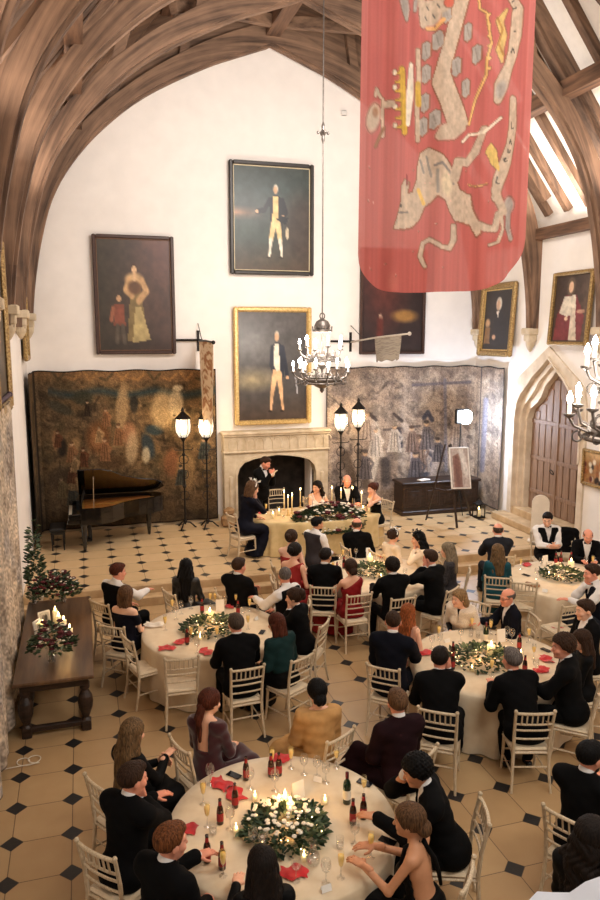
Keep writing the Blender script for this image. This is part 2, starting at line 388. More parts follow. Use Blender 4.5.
# stone base course of the back wall on the dais, skirting
for s, x0, x1 in ((0, -1.2, 3.2), (1, 6.0, 10.4)):
    struct(MB().box(((x0 + x1) / 2, 17.98, .40), (x1 - x0, .06, .16)).build('baseboard_back', STONE))
# ------------------------------------------------------------------ fireplace
fp = thing('fireplace', 'carved pale stone fireplace with a wide dark arched opening under the gold-framed portrait', 'fireplace', (4.66, 17.98, ZD))
ia = [(-1.03, 0), (-1.03, 1.2), (-.98, 1.38), (-.85, 1.52), (-.6, 1.6), (-.3, 1.65), (0, 1.68)]
IA = ia + [(-a, b) for a, b in ia[-2::-1]]
OA = [(-1.36, 0), (-1.36, 1.2), (-1.36, 1.76), (-1.1, 1.76), (-.6, 1.76), (-.3, 1.76), (0, 1.76)]; OA = OA + [(-a, b) for a, b in OA[-2::-1]]
g = lambda a, b, t: (a, -t, b)
m = MB().strip(IA, OA, g, 0, .3)
m.build('surround', STONE, fp)
m = MB().strip([(a * 1.0, b) for a, b in IA], [(a * 1.06, b + .05) for a, b in IA], g, .3, .335); m.build('arch_moulding', STONE, fp)
m = MB().box((0, -.16, 1.99), (2.74, .3, .46), bev=.01)
for k in range(12):
    x = -1.24 + k * .2255
    m.box((x, -.325, 1.99), (.03, .03, .36)); m.tube([(x + .03 + .083 * (1 - math.cos(a)), -.325, 2.06 + .09 * math.sin(a)) for a in np.linspace(0, math.pi, 7)], .014, 5)
m.build('frieze', STONE, fp)
m = MB().box((0, -.2, 2.26), (2.84, .4, .09), bev=.03).box((0, -.18, 1.79), (2.78, .36, .05), bev=.015).box((0, -.19, 2.2), (2.78, .36, .05), bev=.02); m.build('mantel_shelf', STONE, fp)
for s in (-1, 1): MB().box((s * 1.22, -.19, .12), (.3, .38, .24), bev=.03).box((s * 1.2, -.18, .7), (.1, .34, 1.0), bev=.03).build('jamb', STONE, fp)
m = MB().box((0, .78, .9), (2.1, .06, 2.0)).box((0, .35, 1.75), (2.1, .9, .06)); m.build('firebox', STONE_D, fp)  # back and top of the recess in a near-black stone
for s in (-1, 1): MB().box((s * 1.06, .35, .9), (.06, .9, 2.0)).build('firebox_side', mat('lit firebox side stone', (120, 98, 80), .9, c2=(70, 56, 46), scale=3, bump=.3), fp)  # sides coloured lighter than the back, the light they catch put into the stone
MB().box((0, .1, .012), (2.06, 1.3, .03)).build('hearth', mat('dark hearth slab', (70, 56, 46), .8, var=.2), fp)
# rough stone block left of the hearth
bl = MB().box((0, 0, .14), (.36, .34, .28), bev=.06).box((.02, .05, .36), (.26, .24, .2), Matrix.Rotation(.3, 3, 'Z'), bev=.06).build('stone_block', mat('rough tan stone', (178, 142, 100), .9, c2=(130, 98, 66), scale=6, bump=.6))
q = onz(229, 526, ZD); bl.location = (q[0], q[1] , ZD); tag(bl, 'rough carved stone block on the floor at the left foot of the fireplace', 'stone block')
# ------------------------------------------------------------------ arched door on the right wall
D0 = Vector((XR, DY, 0))
do = bpy.data.objects.new('door_1', None); link(do); do.location = D0; struct(do)
gx = lambda a, b, t: (-t, a, b)          # a along +Y, b up, t out of the wall
inn = [(-1.1, .66), (-1.1, 2.2), (-1.08, 2.95), (-.98, 3.2), (-.72, 3.36), (-.56, 3.52), (-.42, 3.8), (-.2, 3.98), (0, 4.2)]
IN2 = inn + [(-a, b) for a, b in inn[-2::-1]]
DST = mat('creamy door stone', (226, 210, 188), .85, c2=(202, 182, 156), scale=4, bump=.3, detail=8)
mid = [((a + c_) / 2, (b + d_) / 2) for (a, b), (c_, d_) in zip(IN2, OU2)]; m2 = [((a * 3 + c_) / 4, (b * 3 + d_) / 4) for (a, b), (c_, d_) in zip(IN2, OU2)]
MB().strip(mid, OU2, gx, -.45, .05).build('door_surround', DST, do)
MB().strip(m2, mid, gx, -.45, -.09).build('inner_moulding', DST, do)
MB().strip(IN2, m2, gx, -.45, -.2).build('cusped_arch', DST, do)
MB().strip([(a * .985, b - .02) for a, b in mid[1:-1]], [(a * 1.03, b + .03) for a, b in mid[1:-1]], gx, .03, .075).build('hood_mould', DST, do)
MB().box((.24, 0, .48), (.5, 2.88, .4), bev=.01).build('door_sill', SL, do)
MB().prism(IN2, gx, -.42, -.36).build('door_leaf', DOOROAK, do)
for k in range(8):
    x = -1.0 + (k + .5) * .25; zt = np.interp(x, [a for a, b in IN2[1:-1]], [b for a, b in IN2[1:-1]]) - .12
    MB().box((.345, x, (.7 + zt) / 2), (.03, .22, zt - .7), bev=.008).build('door_plank', DOOROAK, do)
for z in (1.15, 2.0, 2.9): MB().box((.325, 0, z), (.025, 2.1, .1), bev=.008).build('door_rail', DOOROAK, do)
MB().box((.315, 0, 2.1), (.03, .06, 2.8)).build('door_stile', DOOROAK, do)
MB().tube([(.29 - .03 * math.sin(a), .12 + .06 * math.cos(a), 1.75 + .06 * math.sin(a)) for a in np.linspace(0, 6.28, 13)], .012, 6).build('door_handle', BLACK_IRON, do)
struct(MB().box((XR - .2, DY, .41), (.4, 3.2, .18), bev=.02).build('trim_2', SL))
rb = MB(); rp_ = [(-.19, 0), (-.19, .92)] + [(-.19 * math.cos(a), .92 + .19 * math.sin(a)) for a in np.linspace(.2, 2.94, 11)] + [(.19, .92), (.19, 0)]
rb.prism(rp_, lambda a, b, t: (a, t, b), -.04, .04).box((0, 0, .03), (.5, .22, .06), bev=.02)
o = rb.build('round_topped_board', mat('cream painted board', (226, 212, 192), .7, var=.04)); q = ony(541.5, 490, 13.9); o.location = (q[0], 13.9, ZD); o.rotation_euler = (0, 0, R(-35))
tag(o, 'cream round-topped board standing before the arched door step', 'board')
# ------------------------------------------------------------------ tapestries (woven pictures on wavy hung cloth)
TAP = attr_mat('woven tapestry wool', .95, weave=.28, wscale=45, spec=.1)
def hang(path, z0, z1, nu, nv, wave, amp):
    P = [Vector(a) for a in path]; L = [0]
    for a, b in zip(P[:-1], P[1:]): L.append(L[-1] + (b - a).length)
    u = np.linspace(0, L[-1], nu); X = np.interp(u, L, [a.x for a in P]); Y = np.interp(u, L, [a.y for a in P])
    dx = np.gradient(X); dy = np.gradient(Y); n = np.hypot(dx, dy); nx, ny = dy / n, -dx / n
    v = np.linspace(0, 1, nv); Uu, Vv = np.meshgrid(u / L[-1], v); off = amp * (np.sin(Uu * wave * 6.28 + .6 * np.sin(Uu * 17) + .5 * Vv) + .4 * np.sin(Uu * wave * 15)) * (.25 + .75 * Vv)
    Z = z1 + (z0 - z1) * Vv + .015 * np.sin(Uu * wave * 6.28)
    return np.stack([X[None] + nx[None] * off, Y[None] + ny[None] * off, Z], -1), Uu, Vv
def tap_base(P3, Uu, Vv, pal, seed, sx=22, sy=18):
    n1 = fbm(Uu, Vv, sx, sy, seed, 4); n2 = fbm(Uu, Vv, sx * .5, sy * .5, seed + 9, 3); n3 = vnoise(Uu, Vv, sx * 2.6, sy * 2.2, seed + 21)
    px = proj(P3); p = Paint(px[..., 0], px[..., 1], pal[0])
    for i, c in enumerate(pal[1:]):
        f = (n1 if i % 2 == 0 else n2); p.put(np.clip((f - (.46 + .02 * i)) * 5, 0, 1) * .5, c)
    p.put(np.clip((n3 - .74) * 5, 0, .45), pal[2]); p.put(np.clip((.24 - n3) * 5, 0, .4), pal[-1])
    rg = np.random.default_rng(seed); u0, u1, v0, v1 = px[..., 0].min(), px[..., 0].max(), px[..., 1].min(), px[..., 1].max()
    for k in range(46):      # drapery folds, foliage and limbs as fine woven lines
        x, y = rg.uniform(u0, u1), rg.uniform(v0 + 14, v1 - 10); a = rg.uniform(-.9, .9) + (1.57 if k % 3 else 0); l = rg.uniform(5, 16); b = rg.uniform(-4, 4)
        p.seg([(x, y), (x + l * .5 * math.cos(a) + b, y + l * .5 * math.sin(a)), (x + l * math.cos(a), y + l * math.sin(a))], rg.uniform(.6, 1.7), pal[-1] if k % 2 else pal[2], .8, .55)
    return p
def crowd(p, n, x0, x1, y0, y1, robes, seed, sc=1.0):
    rg = np.random.default_rng(seed)
    for k in range(n):
        x, y = rg.uniform(x0, x1), rg.uniform(y0, y1); h = sc * rg.uniform(15, 24); c = robes[k % len(robes)]; t = rg.uniform(-10, 10); d = tuple(q * .6 for q in c)
        p.poly([(x - h * .12, y - h * .32), (x + h * .13, y - h * .32), (x + h * (.24 + .1 * rg.random()), y + h * .5), (x - h * (.2 + .1 * rg.random()), y + h * .5)], c, .75)
        for j in range(3): p.seg([(x + h * (.08 * j - .08), y - h * .2), (x + h * (.14 * j - .14), y + h * .46)], .6, d, .8, .7)
        p.seg([(x + h * .1, y - h * .25), (x + h * .28, y - h * .02 - 3 * rg.random()), (x + h * .2, y + h * .12)], 1.2, c, .7, .8)
        p.ell(x, y - h * .42, h * .085, h * .11, (196, 158, 122), .5, 0, .85); p.ell(x, y - h * .48, h * .1, h * .07, d, .6, 0, .8)
def border(p, Uu, Vv, c, c2, bu=.03, bv=.035, top=.006):
    e = np.minimum(np.minimum(Uu / bu, (1 - Uu) / bu), np.minimum(Vv / bv, (1 - Vv) / bv))
    p.put((e < .35).astype(float) * .85, c2)
    p.put((Vv < top).astype(float), (24, 22, 22))
def mk_tap(name, P3, p, label):
    me = grid_mesh(name, P3, p.C); me.materials.append(TAP); o = link(bpy.data.objects.new(name, me)); tag(o, label, 'tapestry'); return o
P3, Uu, Vv = hang([(-1.10, 16.55), (-1.08, 17.72), (-.98, 17.86), (3.16, 17.88)], .40, 4.18, 300, 190, 5, .03)
p = tap_base(P3, Uu, Vv, [(112, 88, 60), (84, 66, 44), (152, 122, 86), (74, 66, 48), (44, 36, 29)], 3)
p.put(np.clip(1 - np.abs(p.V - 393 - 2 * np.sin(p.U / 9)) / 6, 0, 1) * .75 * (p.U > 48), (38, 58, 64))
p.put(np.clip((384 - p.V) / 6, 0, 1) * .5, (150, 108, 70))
for (x, y, rx, ry, c, rot) in [(98, 438, 12, 16, (112, 72, 44), 0), (98, 438, 7, 10, (150, 104, 66), 0), (122, 408, 6, 24, (184, 150, 106), 4), (134, 404, 4, 9, (46, 44, 40), 0), (129, 434, 7, 12, (176, 124, 88), 0), (132, 448, 6, 16, (190, 160, 120), 5),
        (148, 446, 6, 13, (44, 58, 66), -15), (154, 430, 9, 5, (40, 56, 62), 10), (146, 455, 4, 8, (210, 188, 150), 0), (163, 410, 12, 18, (196, 164, 116), 0), (176, 405, 7, 16, (206, 178, 134), 0), (62, 448, 5, 9, (34, 30, 28), 0), (74, 446, 5, 9, (176, 138, 94), 20),
        (56, 440, 4, 10, (158, 116, 80), 0), (83, 398, 10, 7, (56, 56, 44), 0), (60, 408, 14, 5, (60, 60, 50), 25), (172, 463, 8, 14, (140, 92, 62), 0), (186, 470, 9, 20, (160, 128, 86), 0), (110, 462, 14, 8, (84, 62, 42), 0), (66, 480, 18, 12, (70, 56, 42), 0), (178, 388, 5, 3, (210, 190, 150), 0)]:
    p.ell(x, y, rx, ry, c, .5, rot, .8)
crowd(p, 20, 52, 204, 405, 500, [(150, 104, 70), (64, 72, 70), (178, 142, 98), (104, 62, 42), (132, 112, 76), (60, 48, 38)], 11)
for k in range(10): p.seg([(52 + 16 * k, 372 + 6 * (k % 2)), (58 + 16 * k, 380), (64 + 16 * k, 374)], 1.4, (168, 122, 74) if k % 3 else (66, 60, 44), .8, .6)
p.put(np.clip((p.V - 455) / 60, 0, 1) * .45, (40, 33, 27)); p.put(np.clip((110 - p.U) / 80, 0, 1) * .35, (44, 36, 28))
p.noise(120, 90, .4, 5); border(p, Uu, Vv, (40, 30, 24), (26, 22, 20), .012, .02)
p.put(((Uu > .20) & (Uu < .225)).astype(float) * .7, (28, 24, 22))
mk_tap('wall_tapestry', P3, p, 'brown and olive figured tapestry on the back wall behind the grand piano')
P3, Uu, Vv = hang([(6.03, 17.88), (10.1, 17.88), (10.28, 17.7), (10.3, 16.38)], .45, 4.18, 300, 190, 6, .028)
p = tap_base(P3, Uu, Vv, [(158, 138, 120), (130, 112, 99), (186, 168, 148), (120, 108, 101), (76, 67, 62)], 31)
for k in range(14):
    x = 330 + k * 12.5; p.put(np.clip(1 - np.abs(p.U - x) / 3.2, 0, 1) * .35, (96, 82, 76) if k % 2 else (190, 168, 146))
for pts, w_, c in [([(374, 422), (379, 440), (372, 478)], 3.2, (206, 190, 168)), ([(372, 428), (372, 452)], 2.2, (54, 50, 52)), ([(398, 430), (400, 446)], 3, (56, 54, 62)), ([(368, 412), (376, 420)], 1.6, (60, 52, 50)), ([(394, 414), (402, 421)], 1.6, (60, 52, 50)),
        ([(424, 418), (428, 412), (432, 420)], 2.2, (52, 54, 66)), ([(414, 446), (414, 474)], 3.4, (170, 160, 160)), ([(424, 436), (434, 462), (430, 476)], 5, (178, 162, 152)), ([(428, 456), (424, 474)], 5, (58, 60, 70)), ([(384, 430), (420, 426)], 1.2, (80, 70, 66)),
        ([(385, 462), (386, 480)], 5, (62, 56, 54)), ([(404, 425), (410, 432)], 3, (190, 170, 150)), ([(345, 455), (352, 480)], 5, (84, 70, 58)), ([(360, 452), (366, 486)], 4, (92, 78, 66)), ([(413, 385), (470, 382)], 1.5, (96, 88, 92)), ([(445, 380), (446, 470)], 1.6, (112, 106, 112)), ([(486, 400), (482, 470)], 2.5, (116, 112, 124))]:
    p.seg(pts, w_, c, .7, .8)
crowd(p, 12, 338, 462, 415, 485, [(176, 156, 140), (96, 88, 88), (196, 180, 162), (120, 98, 86), (84, 78, 80)], 23, 1.5)
p.put(np.clip((376 + 4 * np.sin(p.U / 5) - p.V) / 3, 0, 1) * .4, (110, 92, 80)); p.noise(140, 90, .4, 8); border(p, Uu, Vv, 0, (40, 38, 42), .01, .018)
p.put(((Uu > .80) & (Uu < .81)).astype(float) * .6, (60, 58, 64))
mk_tap('wall_tapestry', P3, p, 'faded grey-brown tapestry wrapping the back corner beside the bright stage lamp')
P3, Uu, Vv = hang([(-1.06, 5.5), (-1.06, 12.05)], .12, 4.02, 240, 130, 9, .05)
p = tap_base(P3, Uu, Vv, [(196, 178, 156), (168, 150, 130), (222, 208, 188), (150, 146, 146), (112, 96, 82)], 77, 26, 9); p.noise(160, 40, .5, 4); border(p, Uu, Vv, 0, (60, 46, 40), .008, .015)
mk_tap('wall_tapestry', P3, p, 'pale rippling tapestry hung on the left wall behind the dark console table')
o = MB().tube([(-1.1, 5.3, 4.08), (-1.1, 12.2, 4.08)], .035, 8).ball((-1.1, 12.24, 4.08), .05).build('curtain_rail', mat('dark violet painted rail', (66, 44, 62), .5)); tag(o, 'dark rail holding up the pale tapestry on the left wall', 'rail')
# ------------------------------------------------------------------ paintings
OIL = attr_mat('varnished oil paint', .42, weave=.10, wscale=30, coat=.25)
def painting(label, centre, w, h, n, frame, fw, fd, paint, bg, frame2=None, rz=0.0, rx=0.0, name='framed_portrait', cat='painting'):
    t = thing(name, label, cat, centre, rz); t.rotation_euler = (rx, 0, rz)      # picture faces local -Y
    nx = n; ny = int(n * h / w); iw, ih = w / 2 - fw, h / 2 - fw
    U, V = np.meshgrid(np.linspace(0, 1, nx), np.linspace(0, 1, ny)); p = Paint(U, V, bg); paint(p); p.noise(14, 18, .22, int(w * 100))
    P3 = np.stack([-iw + 2 * iw * U, np.full_like(U, -.03), ih - 2 * ih * V], -1)
    me = grid_mesh('canvas', P3, p.C, False); me.materials.append(OIL); link(bpy.data.objects.new('canvas', me), t)
    f = MB(); f.box((0, -.005, 0), (w - fw, .02, h - fw))
    for s in (-1, 1):
        f.box((s * (w - fw) / 2, -fd / 2, 0), (fw, fd, h), bev=fw * .25); f.box((0, -fd / 2, s * (h - fw) / 2), (w - 2 * fw + .004, fd, fw), bev=fw * .25)
    f.build('frame', frame, t)
    if frame2 is not None:
        g = MB(); e = fw * .22
        for s in (-1, 1): g.box((s * (iw - e / 2 + .002), -.04, 0), (e, .03, 2 * ih)); g.box((0, -.04, s * (ih - e / 2 + .002)), (2 * iw, .03, e))
        g.build('frame_slip', frame2, t)
    return t
def figure(p, cx, top, h, coat, breeches, skin=(214, 170, 130), lean=0.0, hair=(200, 190, 170), stock=(230, 220, 200), arm_l=None, arm_r=None, stocking=None):
    f = lambda a, b: (cx + a * h * .55 + lean * b, top + b * h)
    p.ell(*f(0, .055), .052 * h * .55 * 1.5, .06 * h, hair, .3); p.ell(*f(-.01, .07), .038 * h, .05 * h, skin, .3)
    p.poly([f(-.22, .2), f(-.08, .14), f(.08, .14), f(.24, .2), f(.26, .42), f(.2, .62), f(.1, .55), f(-.14, .55), f(-.2, .45)], coat)
    p.poly([f(-.09, .15), f(.07, .15), f(.1, .52), f(-.12, .52)], stock)
    for a in (arm_l, arm_r):
        if a: p.seg([f(a[0], .2)] + [f(*q) for q in a[1]], .035 * h, coat, .4); p.ell(*f(*a[1][-1]), .03 * h, .022 * h, skin, .4)
    for s, (kx, fx) in zip((-1, 1), ((-.17, -.22), (.14, .2))):
        p.seg([f(s * .07, .52), f(kx, .74)], [.052 * h, .036 * h], breeches, .3); p.seg([f(kx, .74), f(fx, .95)], [.033 * h, .018 * h], stocking or breeches, .3)
        p.ell(*f(fx - .03, .97), .035 * h, .014 * h, (36, 26, 20), .4)
def pt_lady(p):
    p.put(np.clip(p.U * 1.3 - .1, 0, 1) * .45, (92, 50, 42)); p.put(np.clip(1 - p.V * 2.2, 0, 1) * np.clip(p.U * 2 - .8, 0, 1) * .5, (120, 62, 52)); p.put(np.clip(p.V * 2 - 1.2, 0, 1) * .4, (40, 34, 30))
    p.poly([(.45, .42), (.58, .42), (.66, .9), (.38, .92), (.42, .6)], (120, 100, 62)); p.poly([(.5, .6), (.58, .6), (.7, .9), (.45, .93)], (168, 148, 100)); p.ell(.5, .36, .12, .06, (196, 160, 112), .6); p.seg([(.42, .37), (.38, .45), (.46, .5)], .035, (190, 150, 104)); p.seg([(.6, .37), (.66, .46), (.55, .55)], .035, (190, 150, 104))
    p.ell(.5, .43, .09, .06, (96, 66, 44), .5); p.ell(.5, .26, .045, .045, (70, 46, 32)); p.ell(.5, .27, .03, .036, (216, 178, 136)); p.seg([(.5, .3), (.5, .35)], .025, (206, 168, 126))
    p.poly([(.22, .58), (.34, .58), (.36, .78), (.2, .78)], (120, 66, 48)); p.ell(.28, .53, .03, .03, (190, 150, 112)); p.seg([(.25, .78), (.24, .92)], .025, (84, 74, 62)); p.seg([(.32, .78), (.34, .92)], .025, (84, 74, 62)); p.seg([(.2, .62), (.17, .72)], .025, (150, 92, 66))
def pt_naval(p):
    p.put(np.clip(1 - np.abs(p.V - .22) * 4, 0, 1) * .5, (52, 70, 68)); p.put(np.clip(1 - np.abs(p.V - .45) * 14, 0, 1) * np.clip(1 - p.U * 2.4, 0, 1), (190, 130, 96)); p.put(np.clip(1 - np.abs(p.V - .6) * 5, 0, 1) * np.clip(1 - p.U * 1.4, 0, 1) * .8, (42, 60, 52)); p.put(np.clip(p.V * 3 - 2.1, 0, 1) * .8, (92, 68, 48)); p.ell(.9, .6, .25, .35, (70, 54, 46), .8, 0, .7)
    figure(p, .55, .17, .72, (20, 21, 28), (222, 190, 136), arm_l=(-.2, [(-.38, .34), (-.62, .36)]), arm_r=(.22, [(.34, .36), (.24, .42)]), stock=(226, 192, 130), stocking=(226, 216, 196))
    p.poly([(.55, .5), (.62, .46), (.72, .48), (.68, .55)], (22, 22, 26)); p.ell(.7, .63, .02, .06, (206, 190, 160))
def pt_gold(p):
    p.put(np.clip(1 - p.V * 1.4, 0, 1) * .6, (96, 92, 92)); p.put(np.clip(1 - np.hypot((p.U - .2) / .5, (p.V - .62) / .14), 0, 1), (168, 152, 116)); p.put(np.clip(1 - np.hypot((p.U - .35) / .4, (p.V - .3) / .2), 0, 1) * .5, (120, 116, 112)); p.put(np.clip(p.V * 3 - 2.2, 0, 1) * .7, (74, 50, 34))
    figure(p, .56, .18, .76, (34, 38, 52), (226, 180, 134), arm_l=(-.16, [(-.2, .4), (-.1, .48)]), arm_r=(.2, [(.3, .42), (.36, .56)]), hair=(196, 180, 156), stocking=(222, 178, 134)); p.seg([(.83, .6), (.86, .75)], .008, (190, 190, 196))
def pt_dark(p):
    p.put(np.clip(1 - np.hypot((p.U - .35) / .5, (p.V - .35) / .6), 0, 1) * .7, (112, 48, 40)); p.ell(.3, .66, .03, .04, (206, 176, 150)); p.ell(.7, .64, .2, .06, (150, 110, 60), .7); p.ell(.5, .3, .1, .09, (190, 150, 120)); p.seg([(.3, .7), (.28, .95)], .05, (92, 40, 34), 1)
def pt_grey(p):
    p.poly([(.4, .4), (.62, .36), (.86, .5), (.84, .98), (.3, .98)], (34, 30, 34)); p.ell(.52, .24, .1, .11, (206, 196, 180)); p.ell(.5, .26, .065, .085, (206, 168, 136)); p.poly([(.44, .36), (.54, .36), (.52, .46)], (220, 210, 196)); p.ell(.16, .55, .09, .07, (190, 150, 110), .6); p.poly([(.08, .62), (.26, .62), (.28, .88), (.06, .9)], (132, 96, 60)); p.ell(.42, .78, .06, .04, (200, 160, 126), .5)
def pt_robe(p):
    p.put(np.clip(p.U * 2 - 1.2, 0, 1) * .6, (128, 108, 90)); p.poly([(.3, .3), (.62, .3), (.88, .62), (.84, .98), (.05, .98), (.1, .6)], (116, 52, 56)); p.poly([(.28, .32), (.6, .3), (.64, .56), (.4, .62), (.16, .56)], (216, 204, 184)); p.poly([(.5, .5), (.62, .5), (.72, .98), (.5, .98)], (196, 180, 160)); p.ell(.45, .17, .12, .14, (92, 76, 62)); p.ell(.45, .18, .065, .085, (216, 178, 146)); p.ell(.38, .65, .05, .03, (214, 180, 150)); p.ell(.78, .55, .12, .03, (170, 130, 110))
DKF = mat('dark brown picture frame', (66, 44, 36), .45, var=.2, scale=12); BKF = mat('ebonised picture frame', (46, 40, 36), .4, var=.2); SLP = mat('pale frame slip', (206, 190, 156), .5)
painting('dark full-length portrait of a seated lady with a boy, left of the flag', (1.28, 17.94, 5.92), 1.86, 2.74, 60, DKF, .085, .09, pt_lady, (62, 54, 44), mat('dull gilt slip', (112, 78, 52), .5))
painting('topmost black-framed portrait of a pointing officer, high on the gable', (4.62, 17.94, 7.79), 2.12, 2.66, 74, BKF, .1, .09, pt_naval, (58, 64, 60), SLP)
painting('gold-framed portrait of a standing officer above the fireplace', (4.62, 17.94, 4.22), 2.0, 2.93, 70, GOLD_L, .105, .12, pt_gold, (70, 66, 64), GOLD)
painting('large dark portrait half hidden behind the red banner', (7.86, 17.94, 5.85), 1.85, 2.7, 50, DKF, .07, .09, pt_dark, (46, 34, 34))
painting('gilt-framed dark portrait of a standing man with a child on the right wall', (10.33, 16.82, 5.38), 1.62, 1.86, 44, GOLD, .15, .11, pt_grey, (38, 32, 32), GOLD_L, R(-90), R(-3))
painting('gilt-framed portrait of a sitter in red and white robes, above the arched door', (10.33, 13.86, 5.57), 1.36, 1.6, 54, GOLD, .08, .1, pt_robe, (62, 48, 42), None, R(-90), R(-3))
def pt_hunt(p):
    for k in range(24): p.ell(RNG.random(), .3 + .65 * RNG.random(), .06, .09, [(92, 30, 28), (40, 28, 24), (220, 210, 190), (150, 92, 50)][k % 4], .5)
    p.put(np.clip(1 - p.V * 3, 0, 1), (214, 180, 130))
painting('small gilt-framed crowded scene right of the arched door', (10.36, 12.72, 2.2), .95, .78, 40, GOLD, .06, .08, pt_hunt, (150, 110, 70), None, R(-90), name='framed_picture')
painting('gilt picture edge high on the left wall near the roof corbels', (-1.16, 11.5, 5.15), 2.0, 2.6, 24, GOLD, .2, .1, lambda p: p.ell(.5, .4, .2, .3, (150, 110, 80), .6), (60, 50, 40), None, R(90), name='framed_picture')
painting('narrow gilt picture frame on the left wall beside the back corner', (-1.15, 16.9, 5.15), .95, 1.4, 24, GOLD, .12, .08, lambda p: p.ell(.5, .4, .2, .3, (150, 110, 80), .6), (50, 40, 34), None, R(90), name='framed_picture')
o = MB().box((0, 0, 0), (.16, .05, .12), bev=.02).build('wall_sensor', mat('white plastic', (226, 222, 216), .5, var=0)); q = ony(344, 113, 17.96); o.location = tuple(q); tag(o, 'small white sensor box high on the gable wall', 'sensor')
# ------------------------------------------------------------------ the great red banner
U, V = np.meshgrid(np.linspace(0, 1, 190), np.linspace(0, 1, 400))
x0, x1, zb, zt = 1.735, 2.945, 5.275, 8.3; rc = .24
X = x0 + (x1 - x0) * U; top = zt
def bot(u):
    e = np.minimum(u, 1 - u) * (x1 - x0); q = np.clip(1 - e / np.where(u < .5, rc, .42), 0, 1); return zb + .02 * np.clip((u - .3) * 2.5, 0, 1) + np.where(u < .5, rc, .36) * (1 - np.sqrt(np.maximum(0, 1 - q * q)))
Z = top + (bot(U) - top) * V
YY = 4.5 + .02 * np.sin(U * 21 + .6 * V) * (.4 + .6 * V) + .012 * np.sin(U * 47 + 2) * V
P3 = np.stack([X, YY, Z], -1); px = proj(np.stack([X, np.full_like(X, 4.5), Z], -1)); p = Paint(px[..., 0], px[..., 1], (196, 104, 97))
p.put(np.clip((fbm(U, V, 40, 2, 12, 3) - .45) * 3, 0, 1) * .35, (172, 84, 80)); p.put(np.clip((p.V - 120) / 170, 0, 1) * .35, (196, 96, 82)); p.put(np.clip((np.minimum(U, 1 - U) < .035).astype(float), 0, 1) * .35, (216, 138, 130))
BE, GY, YE, OLV = (205, 180, 156), (172, 160, 150), (214, 172, 70), (158, 112, 78)
def outl(pts, c, e=1.1): p.seg(pts + [pts[0]], e, OLV, .6, .8); p.poly(pts, c); 
outl([(455, -5), (470, -5), (449, 72), (469, 123), (462, 130), (450, 130), (446, 124), (433, 82)], BE)
for (x, y) in [(427, 50), (438, 40), (427, 73), (426, 102), (424, 126), (435, 119), (468, 32), (478, 53), (456, 67), (466, 88), (446, 14)]:
    q = [(x - 4.4, y - 6), (x + 1, y - 10), (x + 4.6, y - 8), (x + 4.4, y + 5), (x - 1, y + 10), (x - 4.6, y + 8)]; outl(q, GY, .8); p.seg([(x - 1, y - 5), (x + 1, y + 5)], .7, (150, 138, 128))
p.seg([(401, 70), (404, 132)], 3.6, YE); 
for k, y in enumerate((73, 82, 91, 100, 109, 118, 127)): p.seg([(402, y), (395, y + 1)], 1.6, YE); 
for y in (73, 88, 107, 126): p.ell(393.5, y, 2.2, 3, (240, 222, 196))
p.seg([(411, 64), (410, 93), (408, 124)], [2.2, 4, 2.2], (240, 226, 206)); p.seg([(418, 50), (419, 80), (417, 100), (418, 140)], 2.6, BE); p.seg([(418, 84), (419, 104)], 3, YE)
p.ell(374, 117, 7, 15, BE, .4, 10); p.ell(376, 112, 3, 5, (176, 130, 100), .6); p.seg([(383, 98), (383, 136)], 1.6, BE); p.seg([(376, 95), (377, 88), (381, 96)], 1.8, BE); p.seg([(384, 128), (376, 146)], 1.5, OLV); p.seg([(386, 104), (390, 104)], 4, BE)
p.seg([(402, -5), (405, 10), (406, 20)], [5, 4.5, 2], GY); p.seg([(416, -3), (415, 10)], 2, GY); p.ell(431, 12, 11, 14, BE, .3); p.seg([(421, -5), (424, 24)], 4, BE); p.ell(441, 4, 9, 9, BE); p.ell(448, 3, 5, 5, (206, 100, 80)); p.seg([(428, 28), (436, 28), (443, 20)], 2, (236, 176, 110))
for x, y in ((428, 6), (434, 14), (438, 4), (426, 16)): p.seg([(x, y), (x + 1.5, y + 3)], .8, (120, 110, 100))
p.seg([(480, -5), (481, 7), (487, 12), (489, 30), (491, 43), (487, 58), (486, 75), (477, 98), (470, 124)], 1.4, (232, 184, 112)); 
for k, y in enumerate((14, 24, 36, 46, 58, 68)): p.ell(489, y, 1.8, 1.8, (236, 192, 120))
p.seg([(506, 10), (499, 22), (503, 36), (499, 50), (501, 62)], [1.5, 4, 3.2, 4.2, 1.5], (222, 186, 116), .6); p.seg([(497, 18), (502, 30), (498, 44), (503, 56)], 1, (190, 140, 76))
p.seg([(508, -6), (518, 8), (516, 33), (512, 54), (507, 68), (500, 86), (497, 100)], [4, 7, 7.5, 6, 5, 7, 4.5], OLV, .2); p.seg([(508, -6), (518, 8), (516, 33), (512, 54), (507, 68), (500, 86), (497, 100)], [3.4, 6.4, 6.9, 5.4, 4.4, 6.4, 4], BE, .2); p.ell(500, 90, 5, 9, GY, .6, 15)
p.seg([(513, 100), (513, 125), (510, 145), (505, 162), (497, 182), (494, 198)], [5, 5.6, 5.6, 6.5, 6, 4], OLV, .2); p.seg([(513, 100), (513, 125), (510, 145), (505, 162), (497, 182), (494, 198)], [4.5, 5, 5, 6, 5.4, 3.5], BE, .2)
INK = (92, 84, 76)
for L_ in ([(511, 3), (513, 1)], [(512, 10), (516, 8)], [(513, 32), (515, 31.5)], [(510, 53), (512, 49), (514, 53)], [(511, 123), (511, 128.5), (514, 128)], [(508.5, 144), (510, 140), (511.6, 144)], [(507, 150), (506.5, 153), (509, 153), (509.5, 150.5)], [(504.5, 159), (502.5, 160), (503.5, 162.5), (505.5, 161.5)], [(496.5, 177), (495.5, 183), (498, 184)]):
    p.seg(L_, .75, INK, .5)
